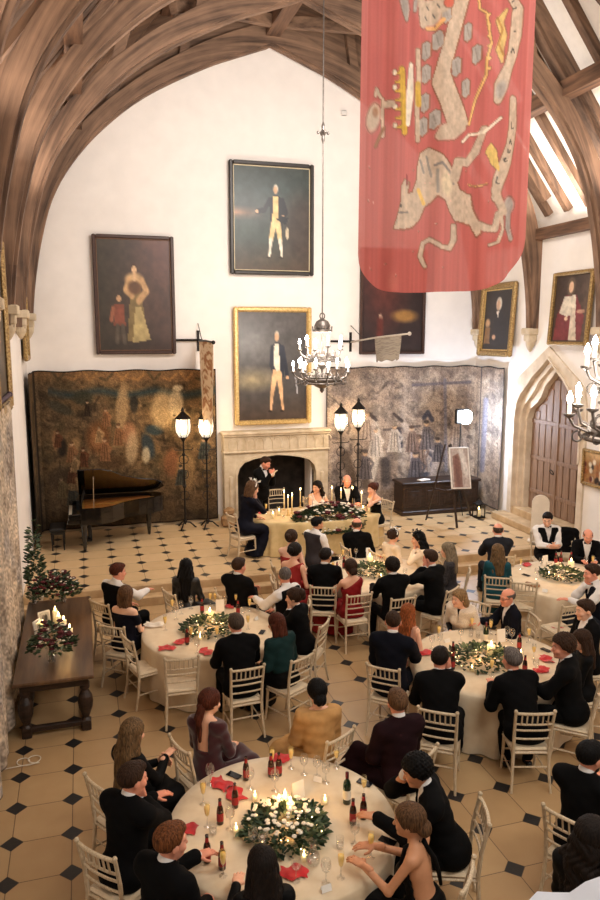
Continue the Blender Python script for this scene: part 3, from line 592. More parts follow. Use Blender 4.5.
p.poly([(484, 152), (490, 165), (499, 172), (496, 150), (490, 142)], (226, 190, 110))
# lower beast
BODY = [(392, 229), (396, 216), (400, 202), (401, 186), (405, 179), (409, 182), (408, 194), (413, 192), (417, 180), (418, 166), (421, 153), (430, 147), (440, 154), (449, 164), (455, 178), (459, 190), (466, 193), (472, 194), (474, 208), (479, 224), (480, 233), (477, 236), (472, 224), (462, 222), (455, 221), (449, 211), (444, 200), (437, 195), (431, 202), (426, 206), (420, 219), (412, 227), (402, 229)]
outl(BODY, BE); p.seg([(435, 165), (441, 163), (449, 172), (453, 184)], 1.3, (140, 130, 124)); p.seg([(437, 170), (437, 192)], 1.2, (160, 150, 140)); p.ell(446, 184, 6, 12, (226, 204, 172), .4); p.seg([(419, 190), (425, 203)], 2, (232, 190, 104)); p.ell(400, 206, 1.6, 1.6, INK); p.seg([(397, 213), (408, 212)], .9, (130, 120, 112)); p.seg([(421, 160), (425, 172)], 1.2, (150, 140, 130)); p.seg([(428, 156), (432, 176)], 1.0, (150, 140, 130)); p.seg([(407, 175), (407, 184)], .8, (130, 40, 46))
p.seg([(454, 178), (458, 162), (468, 162), (476, 152), (481, 138), (484, 128)], [5, 5, 4, 4, 3, 3], BE, .3); p.seg([(440, 136), (452, 134), (462, 128)], [5, 6, 4], BE, .5); p.ell(444, 131, 7, 7, BE, .5); p.seg([(462, 142), (470, 134), (484, 132), (500, 118)], 1.6, (240, 220, 196), .6)
p.seg([(453, 226), (453, 240), (449, 248), (440, 247), (430, 239), (424, 243), (421, 256), (426, 266)], [3, 3.4, 3.2, 2.6, 2.4, 2.6, 3.4, 2.2], OLV, .3); p.seg([(453, 226), (453, 240), (449, 248), (440, 247), (430, 239), (424, 243), (421, 256), (426, 266)], [2.4, 2.8, 2.6, 2, 1.8, 2, 2.8, 1.6], BE, .3)
p.seg([(476, 222), (484, 228), (494, 229), (497, 214)], [3, 4, 3.4, 3], BE, .4); p.ell(509, 205, 7, 9, GY, .5, 15); p.seg([(508, 212), (508, 228), (512, 238)], [4, 4, 3], GY, .5); p.seg([(500, 212), (501, 230), (497, 242), (488, 245)], 1.6, BE); p.seg([(494, 190), (498, 202), (502, 212)], 4, BE, .5); p.seg([(470, 184), (478, 186), (486, 184)], 1, (236, 180, 110))
for k in range(26): p.ell(365 + 150 * RNG.random(), 150 + 135 * RNG.random(), .7, .7, (240, 190, 170), .8)
red = (p.C[..., 0] - p.C[..., 1]) > 62; mot = 1 + .26 * (fbm(U, V, 60, 110, 91, 3) - .5); p.C = np.where(red[..., None], p.C, p.C * mot[..., None]); ed = np.zeros_like(red)
for ax_ in (0, 1): ed |= (red != np.roll(red, 1, ax_))
p.put(ed * .55, (128, 84, 66)); p.C = p.C * (1 + .12 * (fbm(U, V, 90, 4, 33, 2) - .5))[..., None]
me = grid_mesh('banner_cloth', P3, p.C); me.materials.append(attr_mat('thin red banner cloth', .75, weave=.06, wscale=80, transl=.35, alpha=.93))
bn = thing('heraldic_banner', 'huge rose-red heraldic banner with a pale beast and crown hanging overhead', 'banner'); bn.location = (0, 0, 0)
link(bpy.data.objects.new('banner_cloth', me), bn)
MB().tube([(1.5, 4.5, 8.3), (3.2, 4.5, 8.3)], .035, 10).ball((1.48, 4.5, 8.3), .06).ball((3.22, 4.5, 8.3), .06).build('banner_pole', DARKOAK, bn)
for x in (1.7, 3.0): MB().tube([(x, 4.5, 8.32), (x + .02, 4.5, rz_(CX - x, -.1))], .008, 6).build('cord', mat('hemp cord', (150, 130, 100), .9), bn)
# ------------------------------------------------------------------ two old flags on wall poles
def wall_flag(label, base, tip, cu, cl, c, c2, tatter, seed):
    t = thing('wall_flag', label, 'flag'); b, e = Vector(base), Vector(tip)
    MB().tube([b, b + (e - b) * .5 + Vector((0, 0, .02)), e], .022, 8).ball(e, .045).build('flag_pole', BLACK_IRON if tatter else mat('pale pole', (170, 160, 148), .5), t)
    MB().box(b + Vector((0, .02, .0)), (.06, .05, .5)).tube([b + Vector((-.55, -.02, .02)), b + Vector((.1, -.02, .02))], .03, 6).tube([b + Vector((0, 0, .42)), b + (e - b) * .25 + Vector((0, 0, .03))], .01, 5).build('wall_bracket', BLACK_IRON, t)
    U, V = np.meshgrid(np.linspace(0, 1, 60), np.linspace(0, 1, 90)); a = b + (e - b) * cu[0]; d = (e - b) * (cu[1] - cu[0])
    sway = .05 * np.sin(U * 9 + V * 2) * V
    X = a.x + d.x * U + sway; Y = a.y + d.y * U; Z = a.z + d.z * U - cl * V * (1 + .03 * np.sin(U * 23))
    p = Paint(U, V, c); n = fbm(U, V, 6, 22, seed, 4); p.put(np.clip((n - .5) * 8, 0, 1) * .8 * (1 if not tatter else 1), c2)
    if tatter: p.put(np.clip(np.minimum(U, 1 - U) < .12, 0, 1) * .6, (226, 204, 176)); p.put(np.clip(V * 5 - 4, 0, 1) * .6, (206, 178, 146))
    me = grid_mesh('flag_cloth', np.stack([X, Y, Z], -1), p.C); me.materials.append(attr_mat('old thin flag silk', .9, weave=.15, transl=.3)); link(bpy.data.objects.new('flag_cloth', me), t)
wall_flag('long tattered brown flag hanging left of the gold-framed portrait', (2.76, 17.97, 4.86), (2.78, 15.95, 4.84), (.06, .98), 1.85, (214, 188, 154), (142, 88, 52), True, 50)
wall_flag('small grey flag on a slanted pole in front of the banner-hidden portrait', (6.72, 17.97, 4.82), (7.02, 15.05, 5.03), (.45, .88), .56, (150, 138, 122), (126, 114, 100), False, 60)
# ------------------------------------------------------------------ limed spindle-back chairs
CH = mat('limewashed chair wood', (222, 204, 174), .5, c2=(186, 164, 132), scale=14, stretch=(6, 6, 1), bump=.1)
PAD = mat('cream seat pad', (222, 202, 170), .85, var=.08, scale=18, sheen=.3)
def chair_proto():
    t = thing('banquet_chair', 'x', 'chair')
    MB().box((0, 0, .425), (.40, .39, .03), bev=.012).build('seat', CH, t)
    MB().box((0, .005, .458), (.39, .375, .045), bev=.02).build('seat_pad', PAD, t)
    for s in (-1, 1):
        MB().tube([(s * .205, -.245, 0), (s * .19, -.20, .22), (s * .185, -.185, .44), (s * .19, -.205, .68), (s * .20, -.255, .925)], [.014, .017, .019, .017, .015], 8).ball((s * .20, -.256, .93), .021, 8, 5).build('back_post', CH, t)
        MB().tube([(s * .185, .215, 0), (s * .178, .19, .2), (s * .175, .175, .43)], [.012, .016, .02], 8).build('leg', CH, t)
        MB().tube([(s * .19, -.205, .19), (s * .178, .19, .19)], .01, 6).build('stretcher', CH, t)
    MB().tube([(-.178, .19, .25), (.178, .19, .25)], .01, 6).build('stretcher', CH, t)
    MB().tube([(-.188, -.192, .27), (.188, -.192, .27)], .01, 6).build('stretcher', CH, t)
    def rail(z, y, r_):
        w = .195
        return MB().tube([(-w, y, z), (-w * .5, y - .018, z + .002), (0, y - .024, z + .004), (w * .5, y - .018, z + .002), (w, y, z)], r_, 8)
    rail(.905, -.25, .016).build('top_rail', CH, t)
    for z, y in ((.775, -.225), (.70, -.208), (.60, -.197)): rail(z, y, .011).build('back_rail', CH, t)
    for k in range(6):
        x = -.135 + k * .054; MB().tube([(x, -.246, .78), (x, -.268, .905)], .0085, 6).build('spindle', CH, t)
    return t
CHAIR0 = chair_proto(); CHAIR_USED = [False]
def chair(x, y, rz, label, z=0.0, group=None):
    if not CHAIR_USED[0]: t = CHAIR0; CHAIR_USED[0] = True
    else: t = copy_tree(CHAIR0)
    t.location = (x, y, z); t.rotation_euler = (0, 0, rz); t.scale = (1.06, 1.06, 1.05); tag(t, label, 'chair', 'limed spindle-back banquet chairs'); return t
# ------------------------------------------------------------------ tables under cloths
CLOTH = mat('ivory table linen', (232, 214, 184), .8, c2=(220, 198, 164), scale=6, bump=.04, sheen=.2)
CLOTH_G = mat('ivory gold table linen', (226, 200, 146), .75, c2=(206, 178, 122), scale=6, sheen=.3)
def drape(rx, ry, top, nf, flare, seed, floor=.015):
    rg = np.random.default_rng(seed); n = 160; a = np.linspace(0, 2 * np.pi, n, endpoint=False); ph = rg.random(6) * 6
    fold = sum(np.sin(a * (nf + k * 3) + ph[k]) for k in range(3)) / 3
    rows = [(0.0, 0, 0), (.5, 0, 0), (.9, 0, 0), (1.0, -.002, 0), (1.012, -.02, .01), (1.018, -.07, .12), (1.02, -.2, .4), (1.025, -.45, .75), (1.03, -(top - floor), 1.0)]
    V = []
    for q, dz, w in rows:
        m = q + w * (flare * .4 + .045 * fold)
        V.append(np.stack([rx * m * np.cos(a), ry * m * np.sin(a), np.full(n, top + dz)], -1))
    V = np.concatenate(V); m = len(rows); i = np.arange(n); Fq = np.concatenate([np.stack([k * n + i, k * n + (i + 1) % n, (k + 1) * n + (i + 1) % n, (k + 1) * n + i], -1) for k in range(m - 1)])
    return V, Fq[:, ::-1]
TABLES = {'front': (1.53, 5.68, 1.0), 'left': (1.66, 10.08, 1.0), 'dais': (4.95, 11.72, 1.05), 'right': (5.0, 8.0, 1.04), 'door': (8.02, 10.5, 1.04)}
TNAME = {'front': 'nearest round table', 'left': 'left round table by the steps', 'dais': 'round table below the garland', 'right': 'right middle round table', 'door': 'round table by the arched door'}
TW = wood_mat('plain trestle wood', (150, 112, 76), (120, 88, 58))
for i, (k, (x, y, r)) in enumerate(TABLES.items()):
    t = thing('round_table', 'wooden table hidden under the ivory cloth, the ' + TNAME[k], 'table', (x, y, 0))
    MB().lathe([(0.01, .715), (r - .03, .715), (r - .02, .725), (r - .02, .74), (.01, .74)], 40).build('tabletop', TW, t)
    for s in range(4): a = s * 1.57 + .78; MB().tube([(.5 * math.cos(a), .5 * math.sin(a), 0), (.42 * math.cos(a), .42 * math.sin(a), .715)], .025, 8).build('leg', TW, t)
    V, Fq = drape(r, r, .752, 13 + i, .0, i + 3); me = fast_mesh('tablecloth', V, Fq); me.materials.append(CLOTH); bmf(me)
    o = link(bpy.data.objects.new('tablecloth', me)); o.location = (x, y, 0); tag(o, 'floor-length ivory cloth on the ' + TNAME[k], 'tablecloth')
TT = (4.87, 15.05, 1.52, .74)
t = thing('top_table', 'long oval top table under the gold-ivory cloth on the dais', 'table', (TT[0], TT[1], ZD))
MB().box((0, 0, .72), (2.2, .84, .04), bev=.01).build('tabletop', TW, t)
for a in (-1, 1):
    for b in (-1, 1): MB().tube([(a * .95, b * .32, 0), (a * .95, b * .32, .7)], .03, 8).build('leg', TW, t)
V, Fq = drape(TT[2], TT[3], .752, 22, .0, 40); me = fast_mesh('tablecloth', V, Fq); me.materials.append(CLOTH_G); bmf(me)
o = link(bpy.data.objects.new('tablecloth', me)); o.location = (TT[0], TT[1], ZD); tag(o, 'pleated gold-ivory cloth on the oval top table on the dais', 'tablecloth')
# ------------------------------------------------------------------ console table on the left
ct = thing('console_table', 'long dark oak refectory table with bulbous legs along the left wall', 'table', (-.50, 10.42, 0))
TOPW = wood_mat('polished dark oak top', (118, 88, 60), (74, 52, 36), .28, 1.6, (6, .6, 1))
MB().box((0, 0, .775), (.96, 2.94, .05), bev=.012).build('tabletop', TOPW, ct)
MB().box((0, 0, .69), (.82, 2.74, .12), bev=.01).build('apron', DARKOAK, ct)
for a in (-1, 1):
    for b in (-1, 1):
        MB().lathe([(.055, 0), (.06, .14), (.04, .17), (.05, .2), (.085, .3), (.095, .38), (.085, .46), (.045, .54), (.06, .57), (.06, .64)], 16, (a * .36, b * 1.28, 0)).box((a * .36, b * 1.28, .07), (.12, .12, .14), bev=.01).build('leg', DARKOAK, ct)
for a in (-1, 1): MB().box((a * .36, 0, .1), (.07, 2.5, .07), bev=.01).build('stretcher', DARKOAK, ct)
for b in (-1, 1): MB().box((0, b * 1.28, .1), (.66, .07, .07), bev=.01).build('stretcher', DARKOAK, ct)
# ------------------------------------------------------------------ grand piano and stool
PB = mat('black piano lacquer', (9, 9, 10), .16, var=0, coat=.6); PBS = mat('black satin wood', (16, 15, 15), .4, var=0)
pn = thing('grand_piano', 'black grand piano with raised lid and gold soundboard before the tapestry', 'piano', (.32, 16.72, ZD), R(-90))
# local: player's end at -Y, tail at +Y; straight bass side at -X
def rim(off=0.0):
    P = [(-.72 + off, -.5 + off), (-.72 + off, 1.0), (-.66 + off, 1.28 - off), (-.45, 1.42 - off), (-.2, 1.36 - off), (-.02 - off, 1.12 - off), (.08 - off, .8), (.3 - off, .45), (.6 - off, .2), (.72 - off, -.05), (.72 - off, -.5 + off)]
    return P
m = MB(); I, O = rim(.05), rim(0); m.strip(I + [I[0]], O + [O[0]], lambda a, b, t: (a, b, t), .62, .98); m.prism(rim(.02), lambda a, b, t: (a, b, t), .62, .7); m.build('case', PB, pn)
m = MB().prism(rim(.055), lambda a, b, t: (a, b, t), .86, .875); m.build('soundboard', mat('gold iron frame', (206, 150, 70), .35, .4, var=.2), pn)
m = MB()
for k in range(26): m.tube([(-.6 + k * .044, -.4, .9), (-.62 + k * .02 if k < 14 else -.6 + k * .044, 1.1 - max(0, k - 8) * .06, .9)], .003, 4)
m.build('strings', mat('copper strings', (170, 110, 60), .3, .8, var=0), pn)
MB().box((0, -.62, .70), (1.44, .28, .1), bev=.01).box((-.7, -.6, .8), (.06, .26, .14), bev=.01).box((.7, -.6, .8), (.06, .26, .14), bev=.01).build('keybed', PB, pn)
m = MB()
for k in range(30): m.box((-.65 + k * .0448, -.66, .76), (.042, .15, .02))
m.build('white_keys', mat('ivory keys', (226, 218, 200), .3, var=0), pn)
m = MB()
for k in range(30):
    if k % 7 not in (2, 6): m.box((-.628 + k * .0448, -.62, .778), (.02, .09, .018))
m.build('black_keys', PBS, pn)
lid = [(a + .72, b) for a, b in rim(-.01)]; th = R(38)
m = MB().prism([q for q in lid if True], lambda a, b, t: (-.73 + a * math.cos(R(33)) - t * math.sin(R(33)), b, .99 + a * math.sin(R(33)) + t * math.cos(R(33))), 0, .025); m.build('lid', PB, pn)
MB().tube([(.55, -.2, .96), (.30, -.18, 1.60)], .012, 6).build('lid_prop', mat('lid prop wood', (120, 96, 66), .4), pn)
MB().box((0, -.42, 1.12), (.7, .02, .28), Matrix.Rotation(R(-18), 3, 'X'), bev=.008).build('music_desk', PBS, pn)
for x, y in ((-.58, -.42), (.58, -.42), (-.42, 1.05)):
    MB().lathe([(.035, .06), (.04, .1), (.05, .2), (.06, .45), (.075, .62)], 12, (x, y, 0)).ball((x, y, .035), .035, 8, 6).build('leg', PB, pn)
MB().box((0, -.3, .38), (.1, .08, .5), bev=.01).box((0, -.36, .12), (.3, .2, .05), bev=.01).build('pedal_lyre', PBS, pn)
st = thing('piano_stool', 'low black piano stool with slim legs by the keyboard', 'stool', (-.66, 16.62, ZD), R(-90))
MB().box((0, 0, .46), (.6, .34, .09), bev=.03).build('seat', mat('black leather', (18, 17, 17), .5, var=0), st)
MB().box((0, 0, .39), (.56, .3, .06), bev=.01).build('apron', PBS, st)
for a in (-1, 1):
    for b in (-1, 1): MB().tube([(a * .25, b * .12, 0), (a * .25, b * .12, .37)], [.016, .024], 8).build('leg', PBS, st)
# ------------------------------------------------------------------ four lantern standards
LG = glass_mat('lantern glass', (255, 244, 225), .12)
_n = NT(LG); _e = _n.new('ShaderNodeEmission'); _e.inputs[0].default_value = L4((255, 240, 214)); _e.inputs[1].default_value = .8; _a = _n.new('ShaderNodeAddShader')  # emission added to the glass itself to stand in for the bulbs' glow
_o = [q for q in _n.n if q.type == 'OUTPUT_MATERIAL'][0]; _l = _o.inputs[0].links[0].from_socket; _n.link(_l, _a.inputs[0]); _n.link(_e.outputs[0], _a.inputs[1]); _n.link(_a.outputs[0], _o.inputs[0])
def lantern_stand():
    t = thing('lantern_stand', 'x', 'lamp')
    m = MB()
    for k in range(3):
        a = k * 2.094; m.tube([(0, 0, .16), (.12 * math.cos(a), .12 * math.sin(a), .14), (.24 * math.cos(a), .24 * math.sin(a), .03), (.27 * math.cos(a), .27 * math.sin(a), .02)], .018, 6)
    m.ball((0, 0, .17), .05).build('base', BLACK_IRON, t)
    MB().tube([(0, 0, .1), (0, 0, 2.12)], .02, 8).ball((0, 0, 1.0), .045).ball((0, 0, 1.75), .045).lathe([(.02, 2.05), (.09, 2.16), (.1, 2.2)], 12).build('pole', BLACK_IRON, t)
    for s in (-1, 1):
        for z in (.75, 1.25, 1.6): MB().tube([(s * (.02 + .09 * math.sin(a)), 0, z + .13 * math.cos(a * .95) + .02 * a) for a in np.linspace(0, 3.6, 9)], .009, 5).build('scroll', BLACK_IRON, t)
        MB().tube([(s * .02, 0, 1.86), (s * .2, 0, 1.86), (s * .23, 0, 1.9)], .01, 5).build('crossbar', BLACK_IRON, t)
    MB().lathe([(.10, 2.16), (.17, 2.28), (.185, 2.42), (.165, 2.58)], 6, cap=False).build('lantern_glass', LG, t)
    m = MB()
    for k in range(6):
        a = k * 1.0472; c, s_ = math.cos(a), math.sin(a); m.tube([(.103 * c, .103 * s_, 2.16), (.173 * c, .173 * s_, 2.28), (.188 * c, .188 * s_, 2.42), (.168 * c, .168 * s_, 2.58)], .008, 5)
    m.lathe([(.19, 2.58), (.18, 2.61), (.08, 2.70), (.035, 2.75), (.045, 2.78), (.012, 2.84)], 6).build('cage', BLACK_IRON, t)
    for k in range(3): MB().ball((.045 * math.cos(k * 2.1), .045 * math.sin(k * 2.1), 2.37), (.032, .032, .07), 8, 6).build('bulb', emat('lantern bulb glow', (255, 244, 226), 40), t)
    return t
LS = lantern_stand()
for i, (px, py, lab) in enumerate([(183, 428, 'leftmost black iron lantern standard, nearer the piano'), (206, 428, 'black iron lantern standard in front of the tattered brown flag'), (341, 422, 'black iron lantern standard right of the fireplace, nearer to it'), (358.5, 418, 'rightmost black iron lantern standard, behind the bald man in black tie')]):
    q = ony(px, py, 17.45 - .1 * (i % 2)); o = LS if i == 0 else copy_tree(LS); o.location = (q[0], q[1], ZD); o.scale = (1, 1, (q[2] - ZD) / 2.37); tag(o, lab, 'lamp', 'iron lantern standards')
# ------------------------------------------------------------------ chandeliers
CHM = mat('antique pewter', (120, 112, 106), .4, .7, var=.25, scale=14)
BULB = emat('candle bulb glow', (255, 248, 238), 60)
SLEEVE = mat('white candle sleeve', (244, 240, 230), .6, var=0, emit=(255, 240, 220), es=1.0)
def chandelier(label, loc, top, sc=1.0):
    t = thing('chandelier', label, 'chandelier', loc)
    m = MB().tube([(0, 0, 1.05), (0, 0, top - loc[2])], .014, 8); kz = 8.82 - loc[2]
    m.lathe([(.014, kz - .2), (.035, kz - .12), (.03, kz - .05), (.07, kz), (.03, kz + .05), (.035, kz + .12), (.014, kz + .2)], 10)
    for k in range(4): m.ball((.1 * math.cos(k * 1.57), .1 * math.sin(k * 1.57), kz), .03, 6, 5)
    m.tube([(.05 * math.cos(a), 0, 1.1 + .06 * math.sin(a)) for a in np.linspace(0, 6.28, 12)], .014, 6)
    m.build('hanging_rod', CHM, t)
    m = MB().lathe([(.03, 1.05), (.12, 1.0), (.16, .92), (.165, .86), (.14, .84)], 16).lathe([(.19, .84), (.2, .8), (.19, .78)], 16)
    for k in range(12): m.tube([(.19 * math.cos(k * .5236), .19 * math.sin(k * .5236), .8), (.2 * math.cos(k * .5236), .2 * math.sin(k * .5236), .9)], .012, 5)
    m.build('crown', CHM, t)
    m = MB().tube([(0, 0, .84), (0, 0, -.3)], .025, 8).lathe([(.02, .35), (.07, .3), (.05, .22), (.1, .14), (.04, .05)], 14).lathe([(.32, -.1), (.3, -.16), (.2, -.26), (.1, -.31), (.04, -.34), (.05, -.37), (.015, -.42)], 24)
    m.build('central_stem', CHM, t)
    def tier(n, r, z, ph):
        for k in range(n):
            a_ = MB(); a = k * 6.28318 / n + ph; c, s = math.cos(a), math.sin(a); rr = r if k % 2 == 0 else r * .84; dz = 0 if k % 2 == 0 else .07
            a_.tube([(.1 * c, .1 * s, z - .02), (.3 * r * c, .3 * r * s, z - .14), (.65 * rr * c, .65 * rr * s, z - .17), (.92 * rr * c, .92 * rr * s, z - .1), (rr * c, rr * s, z - .02 + dz)], .015, 6)
            a_.tube([((.55 * rr + .06 * math.sin(q)) * c, (.55 * rr + .06 * math.sin(q)) * s, z - .08 + .06 * math.cos(q)) for q in np.linspace(0, 5, 9)], .01, 5)
            a_.tube([((.85 * rr + .05 * math.sin(q)) * c, (.85 * rr + .05 * math.sin(q)) * s, z - .2 + .05 * math.cos(q)) for q in np.linspace(0, 5, 9)], .01, 5)
            a_.lathe([(.015, z - .03 + dz), (.05, z - .01 + dz), (.055, z + .01 + dz)], 10, (rr * c, rr * s, 0))
            ao = a_.build('arm', CHM, t)
            MB().tube([(rr * c, rr * s, z + dz), (rr * c, rr * s, z + .11 + dz)], .018, 8).build('candle_sleeve', SLEEVE, ao)
            MB().lathe([(.014, z + .11 + dz), (.028, z + .14 + dz), (.023, z + .175 + dz), (.003, z + .22 + dz)], 8, (rr * c, rr * s, 0)).build('bulb', BULB, ao)
        MB().lathe([(r * .66, z - .19), (r * .68, z - .15), (r * .66, z - .12)], 28, cap=False).lathe([(r * .74, z - .2), (r * .76, z - .22), (r * .74, z - .24)], 28, cap=False).build('hoop', CHM, t)
    tier(14, .58, 0, .1); tier(10, .45, .44, .3)
    t.scale = (sc, sc, sc)
    return t
chandelier('far two-tier chandelier on a long rod in front of the gold-framed portrait', (4.63, 14.0, 4.27), 12.0)
chandelier('near chandelier cut off by the right edge of the photo', (4.86, 5.55, 4.27), 12.0)
# ------------------------------------------------------------------ easel with portrait, chest, lamp on stand, floor lantern
q0, q1, q2 = onz(426, 520, ZD), onz(457, 528, ZD), onz(471, 516, ZD)
es = thing('easel', 'tall dark wooden easel standing by the oak chest under the bright lamp', 'easel')
top = np.array([8.63, 16.12, 2.32])
for k, (q, e) in enumerate(((q0, (-.06, .02, 0)), (q1, (.0, -.06, 0)), (q2, (.08, .02, 0)))):
    MB().beam(q, top + np.array(e), .05, .03).build('leg', DARKOAK, es)
MB().beam(q0 + (top - q0) * .42, q1 + (top - q1) * .42, .05, .04).beam(q1 + (top - q1) * .45 + np.array([-.2, -.04, 0]), q1 + (top - q1) * .45 + np.array([.32, .1, 0]), .08, .04).build('crossbar', DARKOAK, es)
def pt_photo(p):
    p.poly([(.1, .2), (.55, .1), (.6, 1), (.1, 1)], (130, 96, 86)); p.seg([(.3, .3), (.35, .9)], .12, (112, 78, 70), .8); p.seg([(.6, .1), (.85, .6)], .14, (206, 198, 192), .8)
o = painting('pale framed print standing on the dark easel', (8.80, 15.80, 1.77), .50, 1.04, 34, mat('white washed frame', (224, 218, 210), .5), .035, .03, pt_photo, (176, 160, 152), None, R(-12), R(-20), 'framed_print', 'picture')
cs = thing('oak_chest', 'large dark carved oak chest against the right tapestry behind the easel', 'chest', (8.98, 17.35, ZD))
MB().box((0, 0, .46), (2.2, .62, .72), bev=.02).build('chest_body', DARKOAK, cs); MB().box((0, -.01, .85), (2.3, .7, .07), bev=.02).build('lid', DARKOAK, cs); MB().box((0, -.01, .06), (2.3, .68, .12), bev=.02).build('plinth', DARKOAK, cs)
for k in range(4): m = MB(); x = -.81 + k * .54; m.box((x, -.315, .47), (.42, .02, .5), bev=.008).box((x, -.328, .47), (.3, .02, .36), bev=.008).ball((x, -.335, .47), (.08, .02, .1)).build('carved_panel', DARKOAK, cs)
o = MB().box((0, 0, .004), (.3, .21, .008), Matrix.Rotation(.3, 3, 'Z')).box((.03, .01, .012), (.28, .2, .006), Matrix.Rotation(.5, 3, 'Z')).build('paper_sheets', mat('white paper', (240, 236, 230), .7, var=0)); o.location = (8.55, 17.25, ZD + .886); tag(o, 'white paper sheets lying on the dark oak chest', 'paper')
ls = thing('stage_lamp', 'bright white stage lamp on a tall black stand behind the easel', 'lamp', (9.42, 16.95, ZD))
lm = ony(466, 417, 16.8)
for k in range(3): a = k * 2.09 + .4; MB().tube([(0, 0, .75), (.36 * math.cos(a), .36 * math.sin(a), .02)], .014, 6).build('leg', PBS, ls)
MB().tube([(0, 0, .3), (0, 0, lm[2] - ZD - .05)], .018, 8).build('pole', PBS, ls)
MB().box((lm[0] - 9.42, .03, lm[2] - ZD), (.42, .12, .40), bev=.03).build('lamp_housing', PBS, ls)
MB().ball((lm[0] - 9.42, lm[1] - 16.95 - .0, lm[2] - ZD), (.19, .05, .19), 20, 10).build('lamp_lens', emat('cold lamp glow', (228, 240, 255), 80), ls)  # lens disc widened beyond its real size to take in the lamp's glare
q = onz(478.5, 517.5, ZD)
fl = thing('floor_lantern', 'small black framed candle lantern on the dais floor by the easel', 'lantern', (q[0], q[1], ZD))
m = MB()
for a in (-1, 1):
    for b in (-1, 1): m.box((a * .11, b * .11, .19), (.022, .022, .36))
m.box((0, 0, .02), (.26, .26, .04), bev=.01).box((0, 0, .37), (.26, .26, .03), bev=.01).lathe([(.12, .385), (.05, .46)], 4).tube([(.05 * math.cos(a), 0, .47 + .05 * math.sin(a)) for a in np.linspace(0, 6.28, 10)], .008, 5)
m.build('lantern_frame', BLACK_IRON, fl)
WAX = mat('ivory candle wax', (246, 230, 190), .5, var=.03, emit=(255, 214, 140), es=.22)  # faint emission in the wax stands in for flame light shining through
FLAME = emat('candle flame glow', (255, 216, 140), 30)
def flame(parent, z, s=1.0, x=0, y=0):
    return MB().lathe([(.002, z), (.008 * s, z + .01 * s), (.0095 * s, z + .02 * s), (.005 * s, z + .038 * s), (.001, z + .052 * s)], 8, (x, y, 0)).build('flame', FLAME, parent, True)
cd = MB().lathe([(.055, .04), (.055, .22), (.045, .215), (.01, .21)], 14).build('candle', WAX, fl, True); flame(cd, .215, 1.4)
# ------------------------------------------------------------------ cable and socket by the left wall
o = MB().tube([(-.9 + .1 * math.cos(a) + .02 * a, 8.55 + .09 * math.sin(a), .008 + .002 * a) for a in np.linspace(0, 11, 40)] + [(-1.1, 8.45, .02), (-1.17, 8.42, .2)], .006, 5).build('cable', mat('white cable', (232, 224, 208), .5, var=0)); tag(o, 'thin white cable coiled on the floor below the console table', 'cable')
o = MB().box((-1.17, 8.4, .26), (.05, .1, .1), bev=.01).build('wall_socket', mat('white plastic', (226, 222, 216), .5, var=0)); tag(o, 'small socket low on the left wall where the white cable ends', 'socket')
# gallery ledge with a pale cloth, right under the camera's viewpoint
gl = MB().box((1.35, 1.06, 3.64), (4.6, .36, .12), bev=.03); struct(gl.build('trim_3', OAK2))
for x in (-.8, 3.5): struct(MB().beam((x, 1.06, 0), (x, 1.06, 3.58), .18, .18).build('gallery_post', OAK))
far = [onz(px, py, 3.76) for px, py in ((524, 905), (537, 896), (553, 891), (570, 888), (585, 884), (600, 880), (625, 876), (650, 874))]
sh = MB(); n = len(far); vs = [(q[0] + (1.15 - q[0]) * .12 * v, q[1] + (.98 - q[1]) * v, 3.76 - .045 * v ** .5 + .012 * math.sin(i * 1.7 + v * 4)) for i, q in enumerate(far) for v in (0, .2, .4, .6, .8, 1)]
vs = [(a, b, max(c, 3.71)) for a, b, c in vs]; sh.add(vs, [(i * 6 + k, i * 6 + k + 1, (i + 1) * 6 + k + 1, (i + 1) * 6 + k) for i in range(n - 1) for k in range(5)])
o = sh.build('folded_cloth', mat('bluish white cloth', (226, 228, 236), .8, var=.03), None, True); tag(o, 'blurred bluish white cloth on the gallery ledge, bottom right corner', 'cloth')
